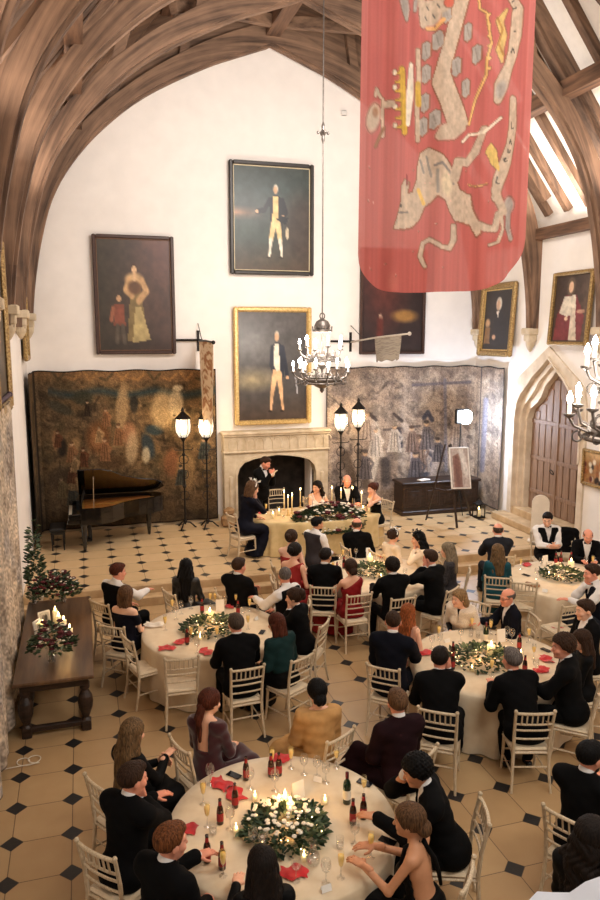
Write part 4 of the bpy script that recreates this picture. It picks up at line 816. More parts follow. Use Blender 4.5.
# ------------------------------------------------------------------ distance-field modelling for bodies and clothes
EDG = [(a, b) for a in range(8) for b in range(a + 1, 8) if bin(a ^ b).count('1') == 1]
CRN = np.array([[(k >> 2) & 1, (k >> 1) & 1, k & 1] for k in range(8)])
def surface_net(D, lo, h):
    S = D < 0; nx, ny, nz = D.shape
    cs = [(slice(c[0], nx - 1 + c[0]), slice(c[1], ny - 1 + c[1]), slice(c[2], nz - 1 + c[2])) for c in CRN]
    cnt = sum(S[c].astype(np.int8) for c in cs); act = (cnt > 0) & (cnt < 8); idx = np.argwhere(act)
    if len(idx) == 0: return None
    vals = np.stack([D[c][act] for c in cs], 1); pos = np.zeros((len(idx), 3)); n = np.zeros(len(idx))
    for a, b in EDG:
        da, db = vals[:, a], vals[:, b]; m = (da < 0) != (db < 0); t = np.where(m, da / np.where(m, da - db, 1), 0)
        pos += m[:, None] * (CRN[a] + t[:, None] * (CRN[b] - CRN[a])); n += m
    V = (pos / n[:, None] + idx) * h + lo; imap = np.full(act.shape, -1, np.int32); imap[act] = np.arange(len(idx)); Q = []
    for ax in range(3):
        u, v = [(1, 2), (2, 0), (0, 1)][ax]
        sa = [slice(None)] * 3; sb = [slice(None)] * 3; sa[ax] = slice(0, -1); sb[ax] = slice(1, None)
        A, B = S[tuple(sa)], S[tuple(sb)]; e = np.argwhere(A != B)
        if len(e) == 0: continue
        e = e[(e[:, u] > 0) & (e[:, v] > 0) & (e[:, u] < act.shape[u]) & (e[:, v] < act.shape[v])]
        du = np.zeros(3, int); du[u] = 1; dv = np.zeros(3, int); dv[v] = 1
        g = lambda q: imap[q[:, 0], q[:, 1], q[:, 2]]
        q = np.stack([g(e - du - dv), g(e - dv), g(e), g(e - du)], 1); ins = A[e[:, 0], e[:, 1], e[:, 2]]
        q[~ins] = q[~ins][:, ::-1]; Q.append(q[(q >= 0).all(1)])
    return V, np.concatenate(Q)
class SDF:
    def __init__(s): s.p = []
    def cap(s, a, b, ra, rb=None, k=.02):
        s.p.append(('c', np.array(a, float), np.array(b, float), ra, ra if rb is None else rb, k)); return s
    def ell(s, c, r, Rm=None, k=.02): s.p.append(('e', np.array(c, float), np.array(r, float), Rm, None, k)); return s
    def mesh(s, h, cut=None, disp=None):
        lo = np.full(3, 1e9); hi = -lo; bb = []
        for t, a, b, c, d, k in s.p:
            if t == 'c': m = max(c, d); l, u = np.minimum(a, b) - m, np.maximum(a, b) + m
            else: m = np.max(b); l, u = a - m, a + m
            bb.append((l, u, k)); lo = np.minimum(lo, l); hi = np.maximum(hi, u)
        lo -= 3 * h; hi += 3 * h; n = np.ceil((hi - lo) / h).astype(int) + 1; D = np.full(n, .08, np.float32)
        ax = [lo[i] + h * np.arange(n[i]) for i in range(3)]
        for (t, a, b, c, d, k), (l, u, _) in zip(s.p, bb):
            i0 = np.maximum(0, ((l - lo - k - 2.5 * h) / h).astype(int)); i1 = np.minimum(n, ((u - lo + k + 2.5 * h) / h).astype(int) + 2)
            sl = tuple(slice(i0[j], i1[j]) for j in range(3)); X, Y, Z = np.meshgrid(*[ax[j][sl[j]] for j in range(3)], indexing='ij')
            if t == 'c':
                ba = b - a; q = ba @ ba + 1e-12; x, y, z = X - a[0], Y - a[1], Z - a[2]
                tt = np.clip((x * ba[0] + y * ba[1] + z * ba[2]) / q, 0, 1); dist = np.sqrt((x - tt * ba[0]) ** 2 + (y - tt * ba[1]) ** 2 + (z - tt * ba[2]) ** 2) - (c + (d - c) * tt)
            else:
                x, y, z = X - a[0], Y - a[1], Z - a[2]
                if c is not None: x, y, z = [c[0, j] * x + c[1, j] * y + c[2, j] * z for j in range(3)]
                k0 = np.sqrt((x / b[0]) ** 2 + (y / b[1]) ** 2 + (z / b[2]) ** 2); k1 = np.sqrt((x / b[0] ** 2) ** 2 + (y / b[1] ** 2) ** 2 + (z / b[2] ** 2) ** 2) + 1e-9
                dist = k0 * (k0 - 1) / k1
            o = D[sl]; hh = np.maximum(k - np.abs(o - dist), 0) / max(k, 1e-6); D[sl] = np.minimum(o, dist) - hh * hh * k * .25
        if cut is not None or disp is not None:
            P = np.stack(np.meshgrid(*ax, indexing='ij'), -1).astype(np.float32)
            if disp is not None: D = D + disp(P)
            if cut is not None: D = np.maximum(D, cut(P))
        return surface_net(D, lo, h)
def obj_from(name, vf, m, parent, tint=None, smooth_it=1):
    if vf is None: return None
    V, Fq = vf
    me = fast_mesh(name, V, Fq, True, tint); me.materials.append(m); return link(bpy.data.objects.new(name, me), parent)
def rx_(a): c, s = math.cos(a), math.sin(a); return np.array([[1, 0, 0], [0, c, -s], [0, s, c]])
def ry_(a): c, s = math.cos(a), math.sin(a); return np.array([[c, 0, s], [0, 1, 0], [-s, 0, c]])
def rzm(a): c, s = math.cos(a), math.sin(a); return np.array([[c, -s, 0], [s, c, 0], [0, 0, 1]])
SKIN = attr_mat('skin', .5, weave=.05, wscale=40, spec=.35)
def cloth_mat(name, c, rough=.9, sheen=.0, var=.15, bump=.1): return mat(name, c, rough, var=var, scale=9, bump=bump, sheen=sheen, spec=.12)
HAIRC = {'dark': (34, 25, 20), 'black': (14, 12, 12), 'brown': (66, 44, 30), 'lbrown': (112, 80, 54), 'blond': (168, 134, 92), 'dblond': (124, 96, 64), 'ginger': (128, 76, 42), 'red': (168, 92, 48), 'auburn': (92, 44, 28), 'grey': (120, 110, 104), 'gbrown': (92, 76, 64), 'white': (206, 200, 194), 'ash': (150, 132, 106)}
def hair_mat(k): return mat('hair ' + k, HAIRC[k], .6, c2=tuple(x * .5 for x in HAIRC[k]), scale=10, stretch=(9, 9, 1.2), bump=.45, spec=.14)
SUIT = cloth_mat('black dinner suit wool', (10, 10, 11)); NAVY = cloth_mat('midnight navy wool', (15, 17, 26)); CHAR = cloth_mat('charcoal suit wool', (36, 38, 44)); BURG = cloth_mat('dark burgundy suit wool', (32, 14, 18))
SHIRT = cloth_mat('white dress shirt', (232, 228, 224), .8, .1, .04); BOW = mat('black satin bow tie', (12, 12, 13), .4, var=0); SHOE = mat('black polished shoe', (14, 13, 13), .25, var=0)
def ik(S, W, l1, l2, hint):
    d = W - S; L = np.linalg.norm(d); Lm = (l1 + l2) * .995
    if L > Lm: W = S + d * (Lm / L); d = W - S; L = Lm
    u = d / L; a = (l1 * l1 - l2 * l2 + L * L) / (2 * L); hgt = math.sqrt(max(l1 * l1 - a * a, 1e-6)); n = hint - u * (hint @ u); n = n / (np.linalg.norm(n) + 1e-9)
    return S + u * a + n * hgt, W
def hand_sdf(S, w, f, n, s, curl=.5):
    f = f / np.linalg.norm(f); s = s - f * (s @ f); s = s / np.linalg.norm(s); n = np.cross(f, s) * (1 if np.dot(np.cross(f, s), n) > 0 else -1)
    Rm = np.stack([s, f, n], 1)
    S.cap(w - f * .06, w + f * .01, .029, .026, .015); S.ell(w + f * .055, (.043, .055, .018), Rm, .015)
    for off, L, st in ((.031, .07, .093), (.011, .08, .10), (-.011, .074, .097), (-.031, .058, .088)):
        p = w + f * st + s * off; c1, c2 = curl * .6, curl * 1.5
        q = p + (f * math.cos(c1) + n * math.sin(c1) + s * off * 2) * L * .52; r = q + (f * math.cos(c2) + n * math.sin(c2)) * L * .48
        S.cap(p - f * .02, q, .0098, .009, .004); S.cap(q, r, .009, .0075, .004)
    p = w + f * .02 + s * .03; q = p + (f * .55 + s * .75 + n * .25) * .045; r = q + (f * .9 + s * .2 + n * .35) * .034
    S.cap(p, q, .0135, .011, .008); S.cap(q, r, .011, .009, .004)
PEOPLE = []
ARM = {'lap': (.10, .27, .67), 'table': (.12, .41, .83), 'clasp': (.035, .33, .80), 'hold': (.04, .27, 1.0), 'side': (.24, .02, .6), 'reach': (.12, .46, .86)}
def person(short, label, hp, a, sex='M', hair='short', hc='brown', skin=(226, 172, 138), outfit='suit', col=None, col2=None, arms=('lap', 'lap'), ca=None, ha=None, lean=4, side=0, pitch=8, roll=0, floor=0.0, near=False, stand=False, opts=(), chair_it=True, scale=None, chair_label=None, tbl=None, shift=(0, 0)):
    s = scale or (1.10 if sex == 'M' else 1.05); ca = a if ca is None else ca; ha = a if ha is None else ha; man = sex == 'M'
    tw = R(-(a - ca)); hz = .94 if stand else .54; hip = np.array([0, -.05 if not stand else 0, hz])
    Rt = rzm(tw) @ rx_(R(-lean)) @ ry_(R(side)); Rh = rzm(R(-(ha - ca))) @ rx_(R(-pitch)) @ ry_(R(roll))
    T = lambda x, y, z: hip + Rt @ np.array([x, y, z]); sw = .195 if man else .16
    nb = T(0, -.015, .535); hc_ = nb + Rt @ np.array([0, .022, .048]) + Rh @ np.array([0, .012, .112]); Hd = lambda x, y, z: hc_ + Rh @ np.array([x, y, z])
    # place: the head centre lies on the measured sight line
    yaw = R(-ca); hw = rzm(yaw) @ (hc_ * s); P = onz(hp[0], hp[1], floor + hw[2]); root = P - hw; root = np.array([root[0] + shift[0], root[1] + shift[1], floor])
    t = thing('person', label, 'person', tuple(root), yaw); t.scale = (s, s, s)
    v = .013 if near else .017; vh = .0055 if near else .0068
    tone = lin(np.array(skin)); rgs = np.random.default_rng(int(hp[0] * 7 + hp[1]))
    # ---- limbs
    ARMS = []
    for sx, key in ((-1, arms[0]), (1, arms[1])):
        S0 = T(sx * sw, -.01, .485); W = None; hint = np.array([sx * .5, -.5, -.8])
        if key == 'chin': W = Hd(sx * .035, .085, -.165); hint = np.array([sx * .35, .6, -1.0])
        elif key == 'cheek': W = Hd(sx * .075, .07, -.12); hint = np.array([sx * .5, .5, -1.0])
        elif key == 'brow': W = Hd(sx * .055, .115, -.03); hint = np.array([sx * .5, .5, -1.0])
        else:
            q = ARM[key] if isinstance(key, str) else key; W = rzm(tw) @ np.array([q[0] * sx, q[1], q[2] + (.40 if stand else 0)]) + np.array([0, 0, 0])
        E_, W = ik(S0, W, .29, .255, rzm(tw) @ hint); fd = (W - E_) / np.linalg.norm(W - E_)
        if key in ('chin', 'cheek', 'brow'): up = np.array([0, 0, 1.0]); fv = fd * .5 + up * .6; nn = (hc_ - W); sv = rzm(tw) @ np.array([-sx * .8, -.4, .2])
        elif key == 'clasp' or key == 'hold': fv = fd + rzm(tw) @ np.array([-sx * .8, .1, .1]); nn = rzm(tw) @ np.array([-sx * .5, -.6, -.3]); sv = np.array([0, 0, 1.0])
        else: fv = fd * .6 + rzm(tw) @ np.array([-sx * .25, .8, -.12]); nn = np.array([0, 0, -1.0]); sv = rzm(tw) @ np.array([-sx, .25, 0])
        ARMS.append((S0, E_, W, fv / np.linalg.norm(fv), nn, sv))
    LEGS = []
    for sx in (-1, 1):
        h0 = np.array([sx * .095, hip[1], hz - .01])
        if stand: kn = np.array([sx * .105, .02, .50]); an = np.array([sx * .11, -.02, .09])
        elif 'crossed' in opts and sx > 0: kn = np.array([-.04, .40, .66]); an = np.array([-.2, .56, .33])
        elif 'tucked' in opts: kn = np.array([sx * .12, .38, .5]); an = np.array([sx * .12, .16, .09])
        else: kn = np.array([sx * .12, .39, .51]); an = np.array([sx * .125, .42, .09])
        LEGS.append((h0, kn, an))
    bw = 1.0 if man else .88
    if 'stout' in opts: bw *= 1.12
    def torso(S, g, low=True, k=.05):
        S.ell(T(0, .0, .36), (.165 * bw + g, .112 * bw + g, .19 + g), Rt, k); S.ell(T(0, .012, .17), (.148 * bw + g, .115 * bw + g, .18 + g), Rt, k)
        S.cap(T(-sw + .03, -.015, .475), T(sw - .03, -.015, .475), .06 + g, None, k); S.cap(T(-sw * .75, -.02, .495), nb + Rt @ np.array([0, 0, .01]), .05 + g, .046 + g * .6, k); S.cap(T(sw * .75, -.02, .495), nb + Rt @ np.array([0, 0, .01]), .05 + g, .046 + g * .6, k)
        if not man: 
            for sx in (-1, 1): S.ell(T(sx * .07, .085, .345), (.068 + g * .6, .065 + g * .6, .068 + g * .6), Rt, .04)
        if low: S.ell(hip + np.array([0, -.0, .03]), (.175 * bw + g, .13 + g, .13 + g), None, k)
    # ---- body (one mesh): torso, limbs, head and hands
    S = SDF(); torso(S, -.012)
    S.cap(nb - Rt @ np.array([0, .0, .03]), Hd(0, -.012, -.05), .056 if man else .047, .05 if man else .043, .03)
    for S0, E_, W, fv, nn, sv in ARMS:
        r0 = .047 if man else .039; S.cap(S0, E_, r0, r0 * .82, .03); S.cap(E_, W, r0 * .84, .027, .02)
    for h0, kn, an in LEGS: S.cap(h0, kn, .078, .054, .03); S.cap(kn, an, .053, .034, .02); S.cap(an - [0, .02, .04], an + [0, .12, -.06], .03, .024, .02)
    V1, F1 = S.mesh(v); c1 = np.tile(tone, (len(V1), 1)) * (1 + .05 * (fbm(V1[:, 0] + 5, V1[:, 2] + 3, 9, 9, 3)[:, None] - .5))
    S = SDF(); E3 = lambda c, r, k=.02: S.ell(Hd(*c), r, Rh, k)
    E3((0, -.014, .032), (.074, .094, .084)); E3((0, .028, -.028), (.060, .066, .078), .03); E3((0, .045, -.078), (.042 if man else .036, .042, .036), .03)
    S.cap(Hd(0, .086, .006), Hd(0, .108, -.028), .0085, .0135, .012)
    for sx in (-1, 1):
        S.cap(Hd(sx * .012, .086, .026), Hd(sx * .045, .074, .024), .0115, .009, .012); E3((sx * .042, .064, -.028), (.024, .022, .022), .02); E3((sx * .0775, -.008, -.004), (.011, .022, .032), .006); E3((sx * .031, .079, .006), (.0135, .011, .010), .004)
    E3((0, .091, -.052), (.022, .010, .006), .006); E3((0, .089, -.063), (.020, .010, .0065), .006); E3((0, .078, -.094), (.02, .02, .016), .015)
    S.cap(Hd(0, -.012, -.06), nb + Rt @ np.array([0, .0, .0]), .051 if man else .044, .055 if man else .047, .03)
    V2, F2 = S.mesh(vh); L2 = (V2 - hc_) @ Rh; V2 = hc_ + (V2 - hc_) * 1.06; c2 = np.tile(tone, (len(V2), 1))
    def near_(x, y, z, r): return np.clip(1.6 - np.sqrt(((L2[:, 0] - x) ** 2 + (L2[:, 1] - y) ** 2 * .4 + (L2[:, 2] - z) ** 2)) / r, 0, 1)[:, None]
    def blend(c, m, q): return c * (1 - m) + lin(np.array(q)) * m
    for sx in (-1, 1):
        c2 = blend(c2, near_(sx * .043, .08, -.03, .018) * .25, (214, 110, 96)); c2 = blend(c2, near_(sx * .031, .088, .006, .0085) * .8, (226, 216, 208)); c2 = blend(c2, near_(sx * .031, .09, .006, .0052), (40, 26, 20)); c2 = blend(c2, near_(sx * .018, .09, .027, .006) * .7, HAIRC[hc]); c2 = blend(c2, near_(sx * .032, .085, .03, .006) * .8, HAIRC[hc]); c2 = blend(c2, near_(sx * .044, .08, .027, .005) * .7, HAIRC[hc])
    for x in (-.014, 0, .014): c2 = blend(c2, near_(x, .096, -.057, .007) * (.55 if man else .85), (176, 74, 66))
    Vs, Fs, Cs = [V1, V2], [F1, F2 + len(V1)], [c1, c2]; nV = len(V1) + len(V2)
    for (S0, E_, W, fv, nn, sv), key in zip(ARMS, arms):
        S = SDF(); hand_sdf(S, W, fv, nn, sv, .75 if key in ('clasp', 'hold', 'chin', 'brow') else .45); Vh, Fh = S.mesh(vh); Vs.append(Vh); Fs.append(Fh + nV); Cs.append(np.tile(tone * np.array([1.0, .94, .92]), (len(Vh), 1))); nV += len(Vh)
    obj_from('body', (np.concatenate(Vs), np.concatenate(Fs)), SKIN, t, np.concatenate(Cs))
    TL = lambda Pp: (Pp - hip) @ Rt         # torso-local coordinates of sample points
    HL = lambda Pp: (Pp - hc_) @ Rh
    wr = lambda Pp: .0035 * np.sin(Pp[..., 2] * 55 + 9 * Pp[..., 0] + rgs.random() * 6) * np.sin(Pp[..., 0] * 31 + Pp[..., 1] * 23)
    def sleeves(S, r0, r1, r2, upto=.93, k=.03):
        for S0, E_, W, fv, nn, sv in ARMS: S.cap(S0, E_, r0, r1, k); S.cap(E_, E_ + (W - E_) * upto, r1, r2, k)
    def collar(S, r, zz, hh): S.cap(nb + Rt @ np.array([0, .006, zz - .02]), nb + Rt @ np.array([0, .012, zz + hh]), r, r * .93, .012)
    def trousers(m, loose=0.0):
        S = SDF(); S.ell(hip + np.array([0, -.0, .04]), (.185 * bw, .145, .14), None, .05)
        for h0, kn, an in LEGS: S.cap(h0, kn, .092 + loose, .070 + loose, .03); S.cap(kn, an + (kn - an) * .06, .070 + loose, .058 + loose, .02)
        obj_from('trousers', S.mesh(v, disp=wr), m, t)
        for h0, kn, an in LEGS:
            S = SDF(); S.cap(an + [0, -.035, -.045], an + [0, .06, -.055], .038, .04, .02); S.cap(an + [0, .06, -.055], an + [0, .15, -.062], .04, .028, .02); obj_from('shoe', S.mesh(v * .8, cut=lambda Pp: -(Pp[..., 2] - (an[2] - .088))), SHOE, t)
    def bow(m=BOW):
        b = MB(); c = nb + Rt @ np.array([0, .062, .0]); c = nb + (Rt @ np.array([0, .068, .012]))
        ex, ey, ez = [Vector(Rt[:, i]) for i in range(3)]; c = Vector(c)
        for sx in (-1, 1): b.add([c + ey * .012 + ez * .008, c + ey * .012 - ez * .008, c + ex * sx * .06 + ez * -.026, c + ex * sx * .06 + ez * .026, c - ey * .01 + ez * .008, c - ey * .01 - ez * .008, c + ex * sx * .06 - ez * .026 - ey * .02, c + ex * sx * .06 + ez * .026 - ey * .02], [(0, 1, 2, 3), (4, 7, 6, 5), (0, 3, 7, 4), (1, 5, 6, 2), (3, 2, 6, 7)])
        b.ball(c + ey * .012, .014, 8, 5); b.build('bow_tie', m, t)
    def vfront(Pp, zlow=.20, wide=.22):
        q = TL(Pp); return np.where(q[..., 1] > .02, (np.abs(q[..., 0]) - (q[..., 2] - zlow) * wide), .5)      # negative inside the open V
    if outfit in ('suit', 'tux'):
        m = col or SUIT; trousers(m)
        S = SDF(); torso(S, .0, False); collar(S, .066 if man else .056, .005, .052); obj_from('shirt', S.mesh(v, cut=lambda Pp: .08 - TL(Pp)[..., 2] if False else -(TL(Pp)[..., 2] - .05)), SHIRT if outfit == 'tux' or man else (col2 or SHIRT), t)
        S = SDF(); torso(S, .022); S.ell(hip + np.array([0, -.02, -.0]), (.20 * bw, .165, .14), None, .05); sleeves(S, .072 if man else .058, .066 if man else .053, .053 if man else .043, .96); collar(S, .076 if man else .064, -.005, .030)
        obj_from('jacket', S.mesh(v, disp=wr, cut=lambda Pp: np.maximum(-vfront(Pp), TL(Pp)[..., 2] - .60)), m, t)
        for S0, E_, W, fv, nn, sv in ARMS: obj_from('shirt_cuff', SDF().cap(E_ + (W - E_) * .90, E_ + (W - E_) * 1.01, .039, .041, .01).mesh(v * .75), SHIRT, t)
        if outfit == 'tux': bow()
    elif outfit == 'waistcoat':
        m = col or SUIT; trousers(col2 or SUIT)
        S = SDF(); torso(S, .006); sleeves(S, .068, .062, .044, .96); collar(S, .067, .0, .048); obj_from('shirt', S.mesh(v, disp=lambda Pp: 1.6 * wr(Pp)), SHIRT, t)
        S = SDF(); torso(S, .034)
        obj_from('waistcoat', S.mesh(v, cut=lambda Pp: np.maximum(np.maximum(-vfront(Pp, .27, .24), TL(Pp)[..., 2] - .535), np.abs(TL(Pp)[..., 0]) - .19 * (1 if man else .9))), m, t)
        bow()
    else:
        m = col or SUIT; S = SDF(); torso(S, .014)
        h = 'short_skirt' not in opts
        if stand: S.cap(hip, [0, 0, .3], .19, .26, .06); S.cap([0, 0, .3], [0, 0, .05], .26, .3, .06)
        else:
            for h0, kn, an in LEGS:
                S.cap(h0, kn, .10, .085, .06)
                if h: S.cap(kn, an + [0, -.02, -.03], .088, .105, .08)
            if h: S.cap((LEGS[0][1] + LEGS[1][1]) / 2, (LEGS[0][2] + LEGS[1][2]) / 2 + [0, -.05, -.0], .09, .12, .08)
        sleeved = 'sleeves' in opts
        if sleeved: sleeves(S, .054, .049, .038)
        neck = .40 if ('strapless' in opts or 'straps' in opts or 'halter' in opts) else (.45 if 'offshoulder' in opts else .545)
        if 'offshoulder' in opts:
            for S0, E_, W, fv, nn, sv in ARMS: S.cap(S0 + (E_ - S0) * .12, S0 + (E_ - S0) * .55, .056, .05, .04)
        def cutf(Pp):
            q = TL(Pp); d = q[..., 2] - neck; d = d + .0
            if 'oneshoulder' in opts: d = q[..., 2] - (.46 + q[..., 0] * .62)
            if 'straps' in opts: d = np.where(q[..., 1] > 0, q[..., 2] - (.36 + np.abs(q[..., 0]) * .9), q[..., 2] - .36)
            if 'openback' in opts: d = np.maximum(d, np.where(q[..., 1] < 0, np.minimum(.062 - np.abs(q[..., 0]), q[..., 2] - .24), -1))
            if 'lowback' in opts: d = np.maximum(d, np.where(q[..., 1] < .03, q[..., 2] - .14, -1))
            if not sleeved and neck > .5: d = np.maximum(d, np.abs(q[..., 0]) - .16 * (q[..., 2] > .3) - 1.0 * (q[..., 2] <= .3))
            if stand is False: d = np.maximum(d, .03 - Pp[..., 2])
            return d
        obj_from('dress', S.mesh(v, disp=wr, cut=cutf), m, t)
        if 'straps' in opts or 'halter' in opts:
            b = MB()
            for sx in (-1, 1):
                if 'straps' in opts: b.tube([T(sx * .10, .10, .42), T(sx * .115, .055, .50), T(sx * .11, -.02, .545), T(sx * .10, -.09, .47), T(sx * .07, -.115, .34)], .016, 6)
                else: b.tube([T(sx * .09, .10, .40), T(sx * .07, .05, .53), T(sx * .02, -.055, .56)], .02, 6)
            if 'halter' in opts: b.tube([T(0, -.06, .56), T(.01, -.085, .50), T(.03, -.118, .40), T(.045, -.128, .28), T(.05, -.125, .18)], [.03, .018, .02, .018, .014], 6)
            b.build('dress_straps', m, t, True)
        for h0, kn, an in LEGS: S = SDF(); S.cap(an + [0, -.03, -.05], an + [0, .12, -.064], .034, .026, .02); obj_from('shoe', S.mesh(v * .8), SHOE, t)
        if 'trim' in opts:
            S = SDF(); S.cap(T(-sw, .02, .43), T(0, .11, .40), .045, .04, .03); S.cap(T(sw, .02, .43), T(0, .11, .40), .045, .04, .03); S.cap(T(-sw, .0, .43), T(0, -.10, .42), .045, .04, .03); S.cap(T(sw, .0, .43), T(0, -.10, .42), .045, .04, .03); obj_from('white_collar', S.mesh(v), SHIRT, t)
    if 'shawl' in opts or 'fur' in opts or 'cape' in opts:
        S = SDF(); g = .045 if 'fur' in opts else .034; torso(S, g, False); r = .082 if 'fur' in opts else .07
        for S0, E_, W, fv, nn, sv in ARMS: S.cap(S0, S0 + (E_ - S0) * 1.0, r, r * .95, .04)
        if 'cape' in opts: sleeves(S, .074, .066, .05)
        zl = .16 if 'fur' in opts else (-.06 if 'cape' in opts else .1)
        dn = (lambda Pp: .006 * np.sin(Pp[..., 0] * 170) * np.sin(Pp[..., 1] * 160) * np.sin(Pp[..., 2] * 150)) if 'fur' in opts else wr
        obj_from('fur_stole' if 'fur' in opts else ('jacket' if 'cape' in opts else 'shawl'), S.mesh(v * .85, disp=dn, cut=lambda Pp: np.maximum(np.maximum(zl - TL(Pp)[..., 2], TL(Pp)[..., 2] - .55), -vfront(Pp, *((.36, .10) if 'fur' in opts else (.1, .26))))), col2 or SHIRT, t)
    # ---- hair
    if hair != 'bald':
        S = SDF(); g = .013 if hair in ('short', 'buzz', 'fringe') else .019
        if hair == 'buzz' or hair == 'fringe': g = .006
        if hair == 'curly': g = .026
        E3 = lambda c, r, k=.03: S.ell(Hd(*c), r, Rh, k)
        E3((0, -.016, .034), (.076 + g, .094 + g, .085 + g))
        if hair == 'short': E3((0, .05, .088), (.055, .045, .03))
        if hair in ('short', 'curly', 'buzz', 'fringe'): line = ([-.2, -.1, -.03, -.005, .03, .05, .09, .2], [-.085, -.08, -.04, -.012, .012, .05, .07, .075])
        else: line = ([-.2, -.1, -.03, .0, .03, .05, .085, .2], [-.08, -.08, -.05, -.035, -.01, .03, .07, .075])
        def hcut(Pp):
            q = HL(Pp); d = (np.interp(q[..., 1], *line) - q[..., 2]) * .8
            if hair == 'fringe': d = np.maximum(d, (q[..., 2] - .055))
            return d
        ang = lambda Pp: .0028 * np.sin(np.arctan2(HL(Pp)[..., 0], HL(Pp)[..., 1]) * 38 + 30 * HL(Pp)[..., 2]) + (g - .002) * np.clip(1 - (HL(Pp)[..., 2] - np.interp(HL(Pp)[..., 1], *line)) / .055, 0, 1) * (hair in ('short', 'curly', 'buzz', 'fringe'))
        if hair == 'curly': ang = lambda Pp: .009 * np.sin(Pp[..., 0] * 150 + 1) * np.sin(Pp[..., 1] * 150) * np.sin(Pp[..., 2] * 150)
        hm = hair_mat(hc); Vh, Fh = S.mesh(vh * 1.15, cut=hcut, disp=ang)
        S2 = SDF(); back = Rt
        D_ = lambda x, y, z: hc_ + Rh @ np.array([x * .6, y, 0]) + Rt @ np.array([x * .4, 0, z])
        if hair == 'bun': S2.ell(Hd(0, -.125, .03), (.05, .042, .05), Rh); S2.cap(Hd(0, -.09, .02), Hd(0, -.12, .03), .05, .04)
        elif hair == 'lowbun': S2.ell(Hd(0, -.108, -.045), (.06, .038, .046), Rh, .03); S2.cap(Hd(0, -.07, -.01), Hd(0, -.098, -.04), .066, .05, .03)
        elif hair == 'updo': S2.ell(Hd(0, -.105, .055), (.062, .052, .058), Rh); S2.ell(Hd(.02, -.12, .0), (.045, .035, .045), Rh)
        elif hair == 'ponytail': S2.cap(Hd(0, -.105, -.02), D_(0, -.135, -.12), .042, .036); S2.cap(D_(0, -.135, -.12), D_(.02, -.14, -.33), .036, .014)
        elif hair == 'bob':
            for sx in (-1, 1): S2.cap(Hd(sx * .062, -.035, .0), D_(sx * .07, -.04, -.12), .042, .036); S2.cap(Hd(sx * .03, -.075, -.0), D_(sx * .03, -.08, -.12), .046, .04)
        elif hair in ('long', 'vlong', 'wavy'):
            L_ = {'long': -.33, 'vlong': -.46, 'wavy': -.36}[hair]; w_ = 1.25 if hair == 'wavy' else 1.0
            for sx in (-1, 1):
                S2.cap(Hd(sx * .066, -.02, .0), D_(sx * .088 * w_, -.045, -.15), .036, .04); S2.cap(D_(sx * .088 * w_, -.045, -.15), D_(sx * .085 * w_, -.085, L_ * .95), .04 * w_, .022)
                S2.cap(Hd(sx * .035, -.075, .0), D_(sx * .045, -.10, -.15), .048, .05); S2.cap(D_(sx * .045, -.10, -.15), D_(sx * .04, -.125, L_), .05, .024)
            S2.cap(Hd(0, -.08, 0), D_(0, -.13, L_ * 1.02), .05, .03)
        if S2.p:
            strand = lambda Pp: .004 * np.sin(HL(Pp)[..., 0] * 130 + 6 * np.sin(Pp[..., 2] * (30 if hair == 'wavy' else 8))) + (.005 * np.sin(Pp[..., 2] * 60 + Pp[..., 0] * 30) if hair == 'wavy' else 0)
            Va, Fa = S2.mesh(vh * 1.15, disp=strand); Fh = np.concatenate([Fh, Fa + len(Vh)]); Vh = np.concatenate([Vh, Va])
        obj_from('hair', (hc_ + (Vh - hc_) * 1.06, Fh), hm, t)
    if 'beard' in opts: S = SDF(); S.ell(Hd(0, .035, -.085), (.062, .066, .045), Rh); obj_from('beard', S.mesh(vh, cut=lambda Pp: np.maximum(HL(Pp)[..., 2] + .05, .0 - HL(Pp)[..., 1]) if False else np.maximum(HL(Pp)[..., 2] + .045, -.01 - HL(Pp)[..., 1])), hair_mat(hc), t)
    if 'glasses' in opts:
        b = MB()
        for sx in (-1, 1): b.tube([Hd(sx * .032 + .02 * math.cos(q), .098, .004 + .016 * math.sin(q)) for q in np.linspace(0, 6.28, 13)], .0025, 5); b.tube([Hd(sx * .053, .096, .008), Hd(sx * .08, .02, .008)], .0025, 5)
        b.build('spectacles', BLACK_IRON, t)
    if 'fascinator' in opts or 'blackfasc' in opts:
        b = MB(); rg = random.Random(4)
        for k in range(34):
            q = Vector((rg.uniform(-.075, .075), rg.uniform(-.06, .07), .10 + rg.uniform(-.015, .05))); u = rg.uniform(0, 6.28); d = Vector((math.cos(u), math.sin(u), .6)) * .045; e = Vector((-math.sin(u), math.cos(u), .2)) * .02
            b.add([Hd(*q), Hd(*(q + d * .6 + e)), Hd(*(q + d * 1.3)), Hd(*(q + d * .6 - e))], [(0, 1, 2, 3)])
        b.tube([Hd(.095 * math.cos(q), -.01 + .105 * math.sin(q) * .3, .045 + .08 * math.sin(q)) for q in np.linspace(0, 3.14, 12)], .012, 6)
        b.build('fascinator', mat('black feathers', (16, 15, 16), .6, var=0) if 'blackfasc' in opts else mat('white feathers', (240, 236, 228), .7, var=.05), t)
    if 'clip' in opts: MB().tube([Hd(-.05, -.03, .122), Hd(0, -.045, .134), Hd(.05, -.03, .122)], .012, 6).build('hair_clip', mat('silver clip', (226, 222, 214), .3, .6, var=0), t)
    if 'paper' in opts: 
        b = MB(); c = (ARMS[0][2] + ARMS[1][2]) / 2 + np.array([0, .07, .05]); o = b.box((0, 0, 0), (.10, .012, .15), bev=.004).build('note_card', mat('white paper', (240, 236, 230), .7, var=0)); wpos = rzm(yaw) @ (c * s) + root; o.location = tuple(wpos); o.rotation_euler = (R(-50), 0, yaw); tag(o, 'small white note card in the hands of the standing speaker', 'card')
